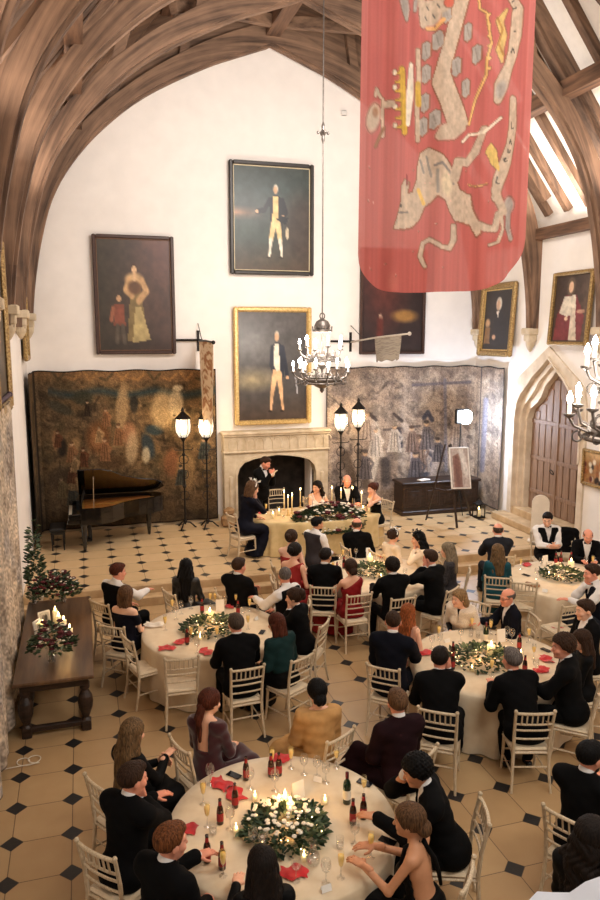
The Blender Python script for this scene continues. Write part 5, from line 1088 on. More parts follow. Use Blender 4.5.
    if 'corsage' in opts:
        b = MB(); rg = random.Random(9)
        for k in range(9): b.ball(T(-sw + rg.uniform(-.03, .06), .05 + rg.uniform(-.02, .06), .46 + rg.uniform(-.03, .03)), .018, 6, 5)
        for k in range(10): b.ball(T(-.03 + rg.uniform(-.05, .07), .12 + rg.uniform(-.01, .02), .18 + rg.uniform(-.07, .1)), .014, 6, 5)
        b.build('white_flower_trim', SHIRT, t)
    if chair_it and not stand:
        cb = rzm(yaw) @ np.array([0, -.085, 0]); chair(root[0] + cb[0], root[1] + cb[1], yaw, chair_label or ('spindle-back chair occupied by the ' + short), floor)
    PEOPLE.append((short, np.array(root), tbl, P)); return t
G = cloth_mat
NAVYD = G('navy crepe dress', (14, 15, 27), .7); BLK = G('black crepe dress', (10, 10, 11), .7); LEATH = mat('black leather', (18, 17, 17), .42, var=.1, bump=.1)
REDD = G('deep red satin', (132, 26, 30), .5); REDD2 = G('brick red satin', (150, 44, 42), .5); MAR = G('maroon velvet', (58, 16, 22), .7, .5); TEAL = G('teal crepe', (28, 74, 84), .7); CREAM = G('cream lace', (232, 214, 188), .8); WHITE = G('white satin', (240, 232, 222), .5)
CAMEL = G('camel wool', (186, 144, 92), .85); FUR = mat('white faux fur', (236, 220, 196), .95, var=.1, scale=60, bump=.9, sheen=.6); PINK = G('dusty floral chiffon', (196, 150, 128), .8); DKG = G('dark teal shawl', (22, 46, 46), .8); GREYW = G('charcoal tweed waistcoat', (56, 52, 54), .85); PATT = mat('black dress with pale dots', (18, 17, 20), .8, c2=(60, 54, 56), scale=40)
FAIR = (236, 182, 150); TAN = (208, 150, 112); PALE = (242, 196, 168); RUD = (228, 156, 128)
D = ZD
# top table on the dais
person('woman in the white fascinator', 'woman in a white fascinator and navy dress at the top table, left end', (252.5, 488.5), 72, 'F', 'bob', 'lbrown', FAIR, 'dress', NAVYD, arms=('lap', 'chin'), lean=14, pitch=14, floor=D, opts=('sleeves', 'fascinator', 'corsage', 'tucked'), tbl='top', scale=1.22)
person('standing speaker', 'man in black tie standing to give a speech before the fireplace, reading a card', (265.5, 463), 140, 'M', 'short', 'brown', RUD, 'tux', arms=('hold', 'hold'), ha=128, pitch=24, floor=D, stand=True, opts=('paper',), tbl='top')
person('bride', 'dark-haired bride in a white V-neck dress behind the garland on the top table', (317, 487), 178, 'F', 'wavy', 'dark', FAIR, 'dress', WHITE, arms=('table', 'table'), ha=236, lean=8, floor=D, opts=('straps',), tbl='top')
person('bald man at the top table', 'bald man in black tie facing the room from the top table', (347, 481), 180, 'M', 'fringe', 'white', RUD, 'tux', arms=('table', 'table'), ha=188, pitch=14, lean=6, floor=D, tbl='top')
person('woman with the white collar', 'auburn-haired woman in black with a white collar at the top table, right end', (372.5, 489), -105, 'F', 'updo', 'auburn', FAIR, 'dress', BLK, arms=('cheek', 'lap'), lean=10, floor=D, opts=('offshoulder', 'trim'), tbl='top')
# round table just below the dais
person('bearded man in the grey waistcoat', 'dark-haired man in a charcoal waistcoat and white sleeves below the garland', (317.5, 524), 62, 'M', 'short', 'black', TAN, 'waistcoat', GREYW, arms=('lap', 'lap'), ha=80, tbl='dais', opts=('beard',), ca=95)
person('balding man looking up at the top table', 'balding man in black turned toward the top table, right of the grey waistcoat', (357, 525), 35, 'M', 'fringe', 'gbrown', RUD, 'suit', lean=2, side=-6, tbl='dais', ca=85)
person('woman in the cream shawl', 'brown-haired woman in a cream dress leaning in to talk, white flower in her hair', (393.5, 536), 70, 'F', 'updo', 'brown', FAIR, 'dress', CREAM, lean=8, opts=('sleeves', 'fascinator'), tbl='dais', scale=1.0)
person('woman in the black feather headpiece', 'long dark-haired woman in cream wearing a black feather headpiece', (418, 539), -72, 'F', 'wavy', 'black', FAIR, 'dress', CREAM, lean=12, opts=('sleeves', 'blackfasc'), arms=('chin', 'lap'), tbl='dais')
person('ash-blond woman in the dotted black dress', 'ash-blond woman in a dark dotted dress seated by the pale patch of floor', (447.5, 550.5), -58, 'F', 'long', 'ash', FAIR, 'dress', PATT, ha=-40, opts=('sleeves',), tbl='dais')
person('man with his hand at his cheek', 'short-haired man in black with a raised hand, left of the ash-blond woman', (430, 558.5), -35, 'M', 'short', 'brown', RUD, 'suit', arms=('cheek', 'table'), lean=8, tbl='dais', scale=1.13)
person('dark-haired man beside the red dress', 'dark-haired man in black seen from behind, right of the woman in red', (392, 566.5), -4, 'M', 'curly', 'dark', TAN, 'suit', arms=('table', 'table'), lean=6, tbl='dais')
person('woman in the one-shoulder red dress', 'woman with a low bun in a one-shoulder red dress seen from behind', (350.5, 567.5), -2, 'F', 'lowbun', 'brown', FAIR, 'dress', REDD, arms=('table', 'table'), opts=('oneshoulder',), tbl='dais')
person('man left of the one-shoulder red dress', 'tall dark-haired man in black seen from behind, left of the one-shoulder red dress', (325.5, 556.5), 22, 'M', 'short', 'dark', TAN, 'suit', ha=45, arms=('table', 'table'), lean=6, tbl='dais')
person('woman with the bare back near the steps', 'woman with pinned dark hair and a red dress turned to the stage by the steps', (295, 551.5), 48, 'F', 'bun', 'dark', FAIR, 'dress', REDD2, arms=('table', 'lap'), lean=10, opts=('oneshoulder',), tbl='dais', ca=95, scale=1.14)
person('woman with the bare shoulders by the cloth', 'bare-shouldered woman with pinned hair just below the left end of the top table', (291.5, 538), 40, 'F', 'bun', 'brown', PALE, 'dress', REDD2, arms=('table', 'lap'), lean=6, opts=('strapless',), tbl='dais', ca=95, scale=1.14)
# left round table
person('young man in the black waistcoat', 'young man in a black waistcoat and white sleeves at the left table', (118, 572), 52, 'M', 'short', 'auburn', RUD, 'waistcoat', SUIT, ha=72, arms=('lap', 'reach'), tbl='left')
person('woman in the off-shoulder navy dress', 'woman in an off-shoulder navy dress seen from behind on the left', (126, 595), 38, 'F', 'bob', 'lbrown', PALE, 'dress', NAVYD, ha=30, opts=('offshoulder',), tbl='left')
person('woman with long black hair', 'woman with long black hair and a silver clip in a black leather jacket', (186, 567), 22, 'F', 'vlong', 'black', FAIR, 'dress', LEATH, opts=('sleeves', 'clip'), tbl='left', lean=6, ca=68, ha=10)
person('man with clasped hands', 'man in black with clasped hands turned toward the stage before the steps', (239, 566.5), 45, 'M', 'short', 'brown', RUD, 'suit', ha=55, arms=('clasp', 'clasp'), tbl='left', lean=3, ca=88)
person('grey-haired man in white sleeves', 'grey-haired man in a dark waistcoat and white sleeves reaching over the left table', (285, 576), -35, 'M', 'buzz', 'grey', RUD, 'waistcoat', SUIT, ca=-70, ha=10, arms=('reach', 'lap'), lean=6, tbl='left')
person('woman with her hand at her mouth', 'woman with pinned brown hair in a black jacket, hand raised to her mouth', (294, 597.5), -52, 'F', 'updo', 'brown', FAIR, 'suit', SUIT, ha=-62, arms=('chin', 'lap'), lean=12, tbl='left')
person('auburn bobbed woman in the teal shawl', 'auburn bobbed woman in a dark teal shawl seen from behind', (276, 623.5), -30, 'F', 'bob', 'auburn', FAIR, 'dress', BLK, opts=('sleeves', 'shawl'), col2=DKG, lean=14, ha=-28, tbl='left')
person('man with his back to the left chairs', 'broad man in black with grey-brown hair seen from behind at the left table', (236, 624.5), -4, 'M', 'short', 'gbrown', RUD, 'suit', arms=('table', 'table'), lean=16, opts=('stout',), tbl='left')
# right middle round table
person('long red-haired woman', 'woman with very long red hair seen from behind in a pale dress', (408, 613), 48, 'F', 'vlong', 'red', PALE, 'dress', PINK, ha=40, lean=10, tbl='right', scale=1.0)
person('close-cropped man beside the red hair', 'close-cropped man in black seen from behind, in front of the red-haired woman', (393, 622), 42, 'M', 'buzz', 'brown', RUD, 'suit', NAVY, ha=20, arms=('lap', 'table'), lean=6, tbl='right', scale=1.14)
person('dark-haired man holding a hand to his face', 'dark-haired man in black at the right middle table with a hand to his face', (440, 659), 18, 'M', 'short', 'dark', RUD, 'suit', ha=40, arms=('table', 'cheek'), lean=20, opts=('stout',), tbl='right', ca=36)
person('woman in the white fur stole', 'blond woman wrapped in a white fur stole at the back of the right middle table', (459, 598.5), -122, 'F', 'bob', 'blond', FAIR, 'dress', BLK, ha=-100, opts=('sleeves', 'fur'), col2=FUR, lean=24, pitch=6, tbl='right', scale=1.0)
person('bald man in spectacles', 'bald man with spectacles in a navy suit in profile at the right middle table', (507.5, 597.5), -76, 'M', 'fringe', 'grey', RUD, 'suit', NAVY, ha=-92, opts=('glasses',), lean=8, arms=('lap', 'table'), tbl='right', scale=1.03)
person('grey-haired man seen from behind', 'grey-haired broad man in black seen from behind in the spindle chair', (512, 660), -3, 'M', 'short', 'grey', RUD, 'suit', arms=('table', 'table'), lean=24, opts=('stout', 'tucked'), tbl='right', ca=16)
person('swept-haired man in profile', 'man with swept-back brown hair in black, in profile beside the long brown-haired woman', (563, 646.5), -48, 'M', 'curly', 'brown', RUD, 'suit', ha=-70, arms=('table', 'lap'), lean=8, tbl='right', scale=1.14)
person('long brown-haired woman by the right edge', 'woman with long brown hair in black by the right edge', (581, 640), -62, 'F', 'long', 'brown', FAIR, 'dress', BLK, opts=('sleeves',), tbl='right', scale=1.0)
person('young man in profile below the tweed back', 'young brown-haired man in black in profile by the empty chair with a napkin', (585, 610), -78, 'M', 'short', 'brown', FAIR, 'suit', tbl='right')
# round table near the door
person('bald man in the grey jacket', 'bald man in a charcoal jacket seen from behind near the dais steps', (498, 530.5), 12, 'M', 'fringe', 'gbrown', RUD, 'suit', CHAR, ha=24, arms=('table', 'table'), tbl='door')
person('woman in the teal dress', 'long-haired woman in a teal dress seen from behind', (497.5, 552), 30, 'F', 'long', 'dblond', FAIR, 'dress', TEAL, ha=10, tbl='door', opts=('sleeves',))
person('young man in shirtsleeves and bow tie', 'young man in white shirtsleeves, black waistcoat and bow tie facing the room', (547.5, 519.5), -165, 'M', 'short', 'dark', FAIR, 'waistcoat', SUIT, ha=-140, pitch=18, arms=('clasp', 'clasp'), tbl='door')
person('bald man in black tie by the door', 'bald man in black tie looking down at the table near the door', (588, 536), -150, 'M', 'fringe', 'grey', RUD, 'tux', ha=-150, pitch=22, lean=10, tbl='door', arms=('table', 'table'), scale=1.02)
person('man in the navy waistcoat', 'man in navy waistcoat and white sleeves, chin on hand, at the right edge', (592, 573), -72, 'M', 'short', 'brown', RUD, 'waistcoat', NAVY, arms=('reach', 'chin'), lean=14, col2=CHAR, tbl='door')
# nearest round table
person('long dark-blond woman in black', 'woman with long dark-blond hair in black, hands raised, left of the nearest table', (133, 733), 58, 'F', 'vlong', 'dblond', FAIR, 'dress', BLK, ha=48, arms=('clasp', (.05, .36, .88)), opts=('sleeves',), near=True, tbl='front', lean=6)
person('brown-haired man at the left rim', 'brown-haired man in a black suit seen from behind at the left of the nearest table', (133, 779), 48, 'M', 'short', 'brown', RUD, 'suit', ha=66, arms=('table', 'chin'), near=True, tbl='front', lean=8)
person('ginger man in the bow tie', 'ginger short-haired man in black tie in profile at the lower left', (171, 842), 52, 'M', 'short', 'ginger', RUD, 'tux', ha=70, near=True, tbl='front', lean=6, arms=('table', 'lap'))
person('dark long-haired woman at the bottom', 'woman with long dark hair in black seen from behind at the bottom edge', (262, 866), 2, 'F', 'vlong', 'dark', FAIR, 'dress', BLK, near=True, tbl='front', opts=('sleeves',), arms=('table', 'table'), lean=8)
person('woman in the black halter dress', 'bare-backed woman in a black halter dress with her hair in a low bun', (409, 821), -48, 'F', 'lowbun', 'lbrown', TAN, 'dress', BLK, ha=-52, near=True, tbl='front', opts=('halter', 'lowback'), arms=('table', 'table'), lean=12)
person('curly-haired man leaning on his hand', 'curly dark-haired man in black leaning his forehead on one hand', (417, 771), -70, 'M', 'curly', 'black', TAN, 'suit', ha=-62, near=True, tbl='front', arms=((.12, .52, .86), 'brow'), lean=20, pitch=22)
person('woman in maroon', 'auburn ponytailed woman in a low-backed maroon dress turned to the stage', (210, 702), 40, 'F', 'ponytail', 'auburn', FAIR, 'dress', MAR, ca=70, ha=58, near=True, tbl='front', opts=('sleeves', 'openback'), arms=('lap', 'lap'))
person('woman in the camel jacket', 'dark-haired woman in a camel jacket seen from behind beyond the nearest table', (317, 692), 2, 'F', 'lowbun', 'black', FAIR, 'dress', CAMEL, ca=-30, col2=CAMEL, near=True, tbl='front', opts=('sleeves', 'cape'))
person('man in the burgundy suit', 'brown-haired man in a dark burgundy suit sitting with crossed legs', (397.5, 703), -8, 'M', 'short', 'lbrown', RUD, 'suit', BURG, ca=-32, ha=10, near=True, tbl='front', opts=('crossed',))
# cropped table in the corner
person('bearded man in the corner', 'dark bearded man in a black suit at the lower right corner', (590, 757), 62, 'M', 'short', 'black', RUD, 'suit', ha=78, near=True, opts=('beard',), arms=('table', 'table'), tbl=None)
person('curly-haired woman in the corner', 'woman with a mass of long curly brown hair at the lower right corner', (592, 838), 66, 'F', 'wavy', 'dark', FAIR, 'dress', BLK, near=True, opts=('sleeves',), tbl=None, scale=1.16)
# empty chairs
def echair(px, py, a, label, z=0.0):
    q = onz(px, py, z + .46); return chair(q[0], q[1], R(-a), label, z)
echair(147, 668, 72, 'empty spindle-back chair pushed sideways at the left rim of the left table')
echair(181, 686, 3, 'empty spindle-back chair with its back to the camera at the left table')
e3 = echair(559, 630, -6, 'empty spindle-back chair with a red napkin on its seat')
echair(521, 606, 28, 'empty spindle-back chair between the bald man in spectacles and the door table')
echair(279, 512, 178, "speaker's empty spindle-back chair behind the top table", D)
jx, jy, ja = 9.47, 12.40, R(160)
chair(jx, jy, ja, 'spindle-back chair with a black jacket draped over its back')
S = SDF(); S.ell((0, -.262, .74), (.25, .075, .25)).cap((-.2, -.25, .9), (.2, -.25, .9), .062).cap((-.22, -.25, .86), (-.25, -.27, .46), .06).cap((.22, -.25, .86), (.26, -.24, .5), .06).ell((0, -.26, .52), (.22, .06, .12))
o = obj_from('dinner_jacket', S.mesh(.016, disp=lambda Q: .005 * np.sin(Q[..., 2] * 40 + Q[..., 0] * 20)), SUIT, None); o.location = (jx, jy, 0); o.rotation_euler = (0, 0, ja); o.scale = (1.06, 1.06, 1.05); tag(o, 'black dinner jacket draped over the chair beside the young man in shirtsleeves', 'jacket')
# ------------------------------------------------------------------ things on the tables
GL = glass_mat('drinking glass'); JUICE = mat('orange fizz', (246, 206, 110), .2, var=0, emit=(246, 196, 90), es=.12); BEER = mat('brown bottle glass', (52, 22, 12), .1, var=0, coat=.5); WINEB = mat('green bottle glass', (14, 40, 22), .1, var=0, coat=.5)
RLAB = mat('red beer label', (150, 32, 34), .5, var=0); WLAB = mat('cream wine label', (236, 228, 210), .6, var=0); FOIL = mat('dark red foil', (92, 20, 26), .35, .4, var=0); NAP = mat('scarlet napkin', (196, 26, 32), .75, var=.15, scale=12, bump=.2, sheen=.3); WNAP = mat('white napkin', (238, 228, 212), .8, var=.06)
PHONE = mat('black phone glass', (14, 15, 20), .12, var=0); PCASE = mat('black phone case', (26, 26, 30), .6, var=0); PAPER = mat('white card', (244, 240, 232), .7, var=0)
LEAF = mat('eucalyptus leaf', (62, 84, 54), .6, c2=(34, 52, 33), scale=7); LEAF2 = mat('dusty green leaf', (120, 134, 98), .6, c2=(70, 88, 60), scale=7); WFL = mat('ivory blossom', (248, 242, 228), .7, c2=(234, 222, 200), scale=20); RFL = mat('wine red rose', (104, 22, 30), .7, c2=(64, 12, 20), scale=16); FAIRY = emat('fairy light glow', (255, 226, 160), 9)
def tray(): return thing('x', 'x', 'x')
def p_flute(fill):
    t = tray(); t.name = 'champagne_flute'
    MB().lathe([(.034, .0), (.033, .004), (.006, .008), (.0045, .085), (.006, .095), (.018, .115), (.027, .17), (.026, .225)], 14, cap=False).build('glass', GL, t, True)
    if fill: MB().lathe([(.004, .1), (.0165, .117), (.025, .168), (.0245, .15 + .06 * fill)], 12).build('drink', JUICE, t, True)
    return t
def p_wine():
    t = tray(); t.name = 'wine_glass'; MB().lathe([(.036, 0), (.035, .004), (.006, .009), (.0045, .085), (.012, .095), (.034, .118), (.042, .15), (.039, .185), (.033, .205)], 16, cap=False).build('glass', GL, t, True); return t
def p_tumbler():
    t = tray(); t.name = 'tumbler'; MB().lathe([(.028, 0), (.029, .004), (.034, .11)], 16, cap=False).build('glass', GL, t, True); MB().lathe([(.027, .006), (.030, .05)], 14).build('water', GL, t, True); return t
def p_beer():
    t = tray(); t.name = 'beer_bottle'; MB().lathe([(.029, 0), (.031, .006), (.031, .125), (.026, .155), (.0145, .18), (.013, .225), (.015, .228), (.015, .236)], 14).build('bottle', BEER, t, True)
    MB().lathe([(.0318, .035), (.0318, .11)], 14, cap=False).build('paper_label', RLAB, t, True); MB().lathe([(.0168, .178), (.0145, .2), (.0145, .218)], 12, cap=False).build('neck_label', RLAB, t, True); return t
def p_wineb():
    t = tray(); t.name = 'wine_bottle'; MB().lathe([(.035, 0), (.0375, .008), (.0375, .18), (.03, .215), (.0155, .24), (.0145, .295), (.016, .297), (.016, .306)], 16).build('bottle', WINEB, t, True)
    MB().lathe([(.0383, .05), (.0383, .14)], 16, cap=False).build('paper_label', WLAB, t, True); MB().lathe([(.0162, .25), (.0165, .307), (.001, .309)], 12, cap=False).build('foil', FOIL, t, True); return t
def p_carafe():
    t = tray(); t.name = 'carafe'; MB().lathe([(.045, 0), (.055, .02), (.058, .06), (.05, .1), (.028, .135), (.026, .17), (.036, .2)], 16, cap=False).build('glass', GL, t, True); MB().lathe([(.042, .006), (.052, .022), (.055, .06), (.05, .09)], 16).build('water', GL, t, True); return t
def p_votive():
    t = tray(); t.name = 'votive_candle'; MB().lathe([(.03, 0), (.032, .004), (.04, .07)], 14, cap=False).build('glass_holder', GL, t, True); MB().lathe([(.024, .006), (.025, .035)], 12).build('wax', WAX, t, True); flame(t, .036, .9); return t
def p_pillar(r=.036, h=.15):
    t = tray(); t.name = 'pillar_candle'; MB().lathe([(r, 0), (r, h), (r * .8, h - .004), (.004, h - .012)], 16).build('wax', WAX, t, True); MB().tube([(0, 0, h - .012), (0, 0, h + .006)], .002, 5).build('wick', PCASE, t); flame(t, h + .002, 1.25); return t
def p_taper():
    t = tray(); t.name = 'taper_candle'; MB().lathe([(.045, 0), (.04, .012), (.012, .03), (.016, .06), (.012, .09), (.02, .12), (.015, .13)], 12).build('candlestick', GOLD_L, t, True); MB().lathe([(.012, .12), (.011, .40), (.003, .405)], 10).build('wax', WAX, t, True); flame(t, .402, 1.3); return t
def p_hurricane():
    t = tray(); t.name = 'hurricane_candle'; MB().lathe([(.05, 0), (.052, .005), (.052, .2)], 16, cap=False).build('glass_cylinder', GL, t, True); MB().lathe([(.03, .006), (.03, .11), (.004, .105)], 14).build('wax', WAX, t, True); flame(t, .106, 1.1); return t
def p_phone():
    t = tray(); t.name = 'mobile_phone'; MB().box((0, 0, .005), (.074, .15, .009), bev=.004).build('phone_case', PCASE, t); MB().box((0, 0, .0098), (.068, .142, .0015)).build('screen', PHONE, t); return t
def p_card(w, h, stand):
    t = tray(); t.name = 'menu_card' if stand else 'place_card'
    m = MB(); 
    if stand: m.add([(-w / 2, .02, 0), (w / 2, .02, 0), (w / 2, 0, h), (-w / 2, 0, h), (-w / 2, -.03, 0), (w / 2, -.03, 0)], [(0, 1, 2, 3), (3, 2, 5, 4)])
    else: m.add([(-w / 2, .02, 0), (w / 2, .02, 0), (w / 2, 0, h), (-w / 2, 0, h), (-w / 2, -.02, 0), (w / 2, -.02, 0)], [(0, 1, 2, 3), (3, 2, 5, 4)])
    m.build('card', PAPER, t); return t
def p_nap(seed, m=None, sc=1.0):
    rg = random.Random(seed); b = MB(); n = 9; vs = []
    for i in range(n):
        for j in range(n):
            u, v = i / (n - 1) - .5, j / (n - 1) - .5; q = 1 - .55 * abs(v) * (1 if seed % 2 else .5)
            vs.append((u * .24 * sc * q + .012 * math.sin(v * 9 + seed), v * .15 * sc + .02 * math.sin(u * 8 + seed), .008 + .028 * max(0, math.sin(u * 11 + seed * 1.3 + v * 3)) * (1 - 1.6 * abs(v)) + .008 * rg.random()))
    b.add(vs, [(i * n + j, i * n + j + 1, (i + 1) * n + j + 1, (i + 1) * n + j) for i in range(n - 1) for j in range(n - 1)])
    return b.build('napkin', m or NAP, None, True)
PROTO = {}
MK = {'flute': lambda: p_flute(.8), 'fluteh': lambda: p_flute(.35), 'flute0': lambda: p_flute(0), 'wine': p_wine, 'tumbler': p_tumbler, 'beer': p_beer, 'wineb': p_wineb, 'carafe': p_carafe, 'votive': p_votive, 'pillar': p_pillar, 'bpillar': lambda: p_pillar(.055, .17), 'taper': p_taper, 'hurricane': p_hurricane, 'phone': p_phone, 'menu': lambda: p_card(.13, .19, True), 'pcard': lambda: p_card(.085, .05, False)}
INFO = {'flute': ('full champagne flute of orange fizz', 'glass', .14, 'filled champagne flutes'), 'fluteh': ('half-drunk champagne flute of orange fizz', 'glass', .12, 'half-drunk champagne flutes'), 'flute0': ('empty champagne flute', 'glass', .12, 'empty champagne flutes'), 'wine': ('clear wine glass', 'glass', .13, 'wine glasses'), 'tumbler': ('clear water tumbler', 'glass', .06, 'tumblers'), 'beer': ('brown beer bottle', 'bottle', .12, 'beer bottles'), 'wineb': ('green wine bottle with cream label', 'bottle', .15, None), 'carafe': ('clear water carafe', 'carafe', .1, None), 'votive': ('glass votive candle', 'candle', .04, 'votive candles'), 'pillar': ('ivory pillar candle', 'candle', .1, 'pillar candles'), 'bpillar': ('thick lit ivory pillar candle', 'candle', .1, 'thick pillar candles'), 'taper': ('tall lit taper candle', 'candle', .3, 'taper candles on the top table'), 'hurricane': ('glass cylinder candle', 'candle', .1, 'cylinder candles on the top table'), 'phone': ('black mobile phone', 'phone', .005, None), 'menu': ('white folded menu card', 'card', .1, None), 'pcard': ('small white place card', 'card', .03, None), 'nap': ('crumpled scarlet napkin', 'napkin', .02, 'scarlet napkins'), 'wnap': ('folded white napkin', 'napkin', .02, None)}
PENDING = []
def put(kind, table, px, py, rot=None, lab=None):
    nm, cat, zc, grp = INFO[kind]; zt = .757 if table != 'top' else .757 + ZD; q = onz(px, py, zt + zc); q[2] = zt
    if table == 'top': c = np.array([TT[0], TT[1]]); d = (q[:2] - c) / np.array([TT[2] * .94, TT[3] * .93])
    else: tb = TABLES[table]; c = np.array(tb[:2]); d = (q[:2] - c) / (tb[2] * .94)
    L = np.linalg.norm(d)
    if L > 1: q[:2] = c + (q[:2] - c) / L
    rz = RNG.random() * 6.28 if rot is None else R(rot)
    for P_ in PENDING:    # keep things from standing in one another
        e = q[:2] - P_[3][:2]; l = np.linalg.norm(e)
        if P_[1] == table and l < .075: q[:2] = P_[3][:2] + (e / (l + 1e-6)) * .078
    if kind in ('nap', 'wnap'): o = p_nap(int(px * 3 + py), NAP if kind == 'nap' else WNAP, 1.0 if kind == 'nap' else 1.25)
    elif kind not in PROTO: o = PROTO[kind] = MK[kind]()
    else: o = copy_tree(PROTO[kind])
    o.location = tuple(q); o.rotation_euler = (0, 0, rz); PENDING.append((kind, table, o, q, lab)); return o
def label_items():
    byk = {}
    for kind, table, o, q, lab in PENDING:
        nm, cat, zc, grp = INFO[kind]
        if lab: tag(o, lab, cat, grp); continue
        best = min((p_ for p_ in PEOPLE if p_[2] == table), key=lambda p_: np.hypot(*(p_[1][:2] - q[:2])) + (0 if True else 0)); byk.setdefault((kind, best[0]), []).append((o, q, table))
    for (kind, who), L in byk.items():
        nm, cat, zc, grp = INFO[kind]; L.sort(key=lambda a: np.hypot(*(a[1][:2] - np.array((TT if a[2] == 'top' else TABLES[a[2]])[:2]))))
        n = len(L); W = {1: ['']}.get(n, None) or {2: [', inner one', ', outer one'], 3: [', innermost', ', middle one', ', outermost'], 4: [', innermost', ', second inward', ', third inward', ', outermost']}.get(n) or [', innermost'] + [', number %d outward' % k for k in range(2, n)] + [', outermost']
        if n > 1:       # by place along the picture instead, when that separates them better
            xs = [proj(a[1])[0] for a in L]; ys = [proj(a[1])[1] for a in L]
            if max(xs) - min(xs) > 6 and n == 2: L.sort(key=lambda a: proj(a[1])[0]); W = [', left one', ', right one']
            elif n == 3: L.sort(key=lambda a: proj(a[1])[0]); W = [', leftmost', ', middle one', ', rightmost']
        for (o, q, tb), w in zip(L, W): tag(o, nm + ' nearest the ' + who + w, cat, grp)
def greens(name, label, loc, rad, hgt, n, seed, wf=20, rf=0, lights=0, ell=1.0, hole=0.0, cat='flowers', leafs=.075, rz=0.0, drop=0.0, fr=1.0):
    t = thing(name, label, cat, loc, rz); rg = random.Random(seed)
    def pos(f=1.0):
        a = rg.uniform(0, 6.28); r = math.sqrt(rg.uniform(hole, 1)) * f; z = hgt * (1 - r * r * .75) * rg.uniform(.25, 1.05)
        return Vector((rad * ell * r * math.cos(a), rad * r * math.sin(a), max(z - drop * max(0, -math.sin(a)) * r, -.25 if drop else .004))), a
    for nm, m, k in (('foliage', LEAF, n), ('pale_leaves', LEAF2, n // 2)):
        b = MB()
        for _ in range(k):
            p, a = pos(); d = Vector((math.cos(a + rg.uniform(-.9, .9)), math.sin(a + rg.uniform(-.9, .9)), rg.uniform(-.2, .7))).normalized(); s = d.cross(Vector((0, 0, 1))).normalized(); l = leafs * rg.uniform(.6, 1.3); u = d.cross(s) * (-.12 * l); w = l * rg.uniform(.2, .3)
            vs = [p, p + d * l * .35 + s * w + u, p + d * l * .75 + s * w * .7 + u, p + d * l, p + d * l * .75 - s * w * .7 + u, p + d * l * .35 - s * w + u, p + d * l * .5 - u]
            if not drop: vs = [Vector((v_.x, v_.y, max(v_.z, .003))) for v_ in vs]
            b.add(vs, [(0, 1, 6), (1, 2, 6), (2, 3, 6), (3, 4, 6), (4, 5, 6), (5, 0, 6)])
        b.build(nm, m, t)
    for nm, m, k, r0 in (('white_flower', WFL, wf, .018), ('red_flower', RFL, rf, .036)):
        if not k: continue
        if nm not in PROTO:
            b = MB()
            for j in range(6): b.ball(Vector((math.cos(j * 1.05), math.sin(j * 1.05), .25)) * .62, (.55, .55, .4), 6, 4)
            b.ball((0, 0, .3), .45, 6, 4); o = b.build(nm, m, t, True); PROTO[nm] = o.data; COL.objects.unlink(o); bpy.data.objects.remove(o)
        for _ in range(k):
            p, a = pos(.93); q = (p.x / (rad * ell)) ** 2 + (p.y / rad) ** 2; p.z = max(p.z, hgt * (1 - q * .75) - drop * max(0, -math.sin(a)) * math.sqrt(q)) if not (cat == 'flowers' and name == 'flower_arrangement') else p.z; o = link(bpy.data.objects.new(nm, PROTO[nm]), t); o.location = p + Vector((0, -.02 * (drop > 0), .03 + .3 * leafs)); o.scale = (r0 * fr * rg.uniform(.8, 1.2),) * 3
    for _ in range(lights):
        if 'fairy' not in PROTO: o = MB().ball((0, 0, 0), .006, 5, 4).build('fairy_light', FAIRY, t); PROTO['fairy'] = o.data; COL.objects.unlink(o); bpy.data.objects.remove(o)
        p, a = pos(1.02); p.z += .02; o = link(bpy.data.objects.new('fairy_light', PROTO['fairy']), t); o.location = p
    return t
# centrepieces
for k, (px, py, rad, n, wf, li, el) in {'front': (285, 826, .34, 420, 84, 26, 1.05), 'left': (210, 626, .36, 300, 14, 16, 1.15), 'dais': (371, 570, .34, 260, 16, 14, 1.1), 'right': (481, 657, .38, 320, 14, 22, 1.2), 'door': (561, 574, .36, 280, 26, 12, 1.0)}.items():
    q = onz(px, py, .80); greens('centrepiece', 'leafy centrepiece with white flowers and fairy lights on the ' + TNAME[k], (q[0], q[1], .757), rad, .17, n, hash(k) % 97 if False else len(k) * 13, wf, 0, li, el, .03)
CP = lambda t, px, py, lab: put('bpillar', t, px, py, 0, lab)
CP('left', 210, 616, 'thick lit pillar candle in the centrepiece on the left table'); CP('dais', 370, 560, 'thick lit pillar candle in the centrepiece just below the top table'); CP('right', 491, 650, 'thick lit pillar candle in the centrepiece on the right middle table'); CP('door', 571, 565, 'thick lit pillar candle in the centrepiece on the table nearest the door')
for px, py, w in ((279, 806, 'left'), (285, 801, 'rear'), (290.5, 808, 'right')): put('pillar', 'front', px, py, 0, 'ivory pillar candle in the nearest centrepiece, ' + w + ' of its three')
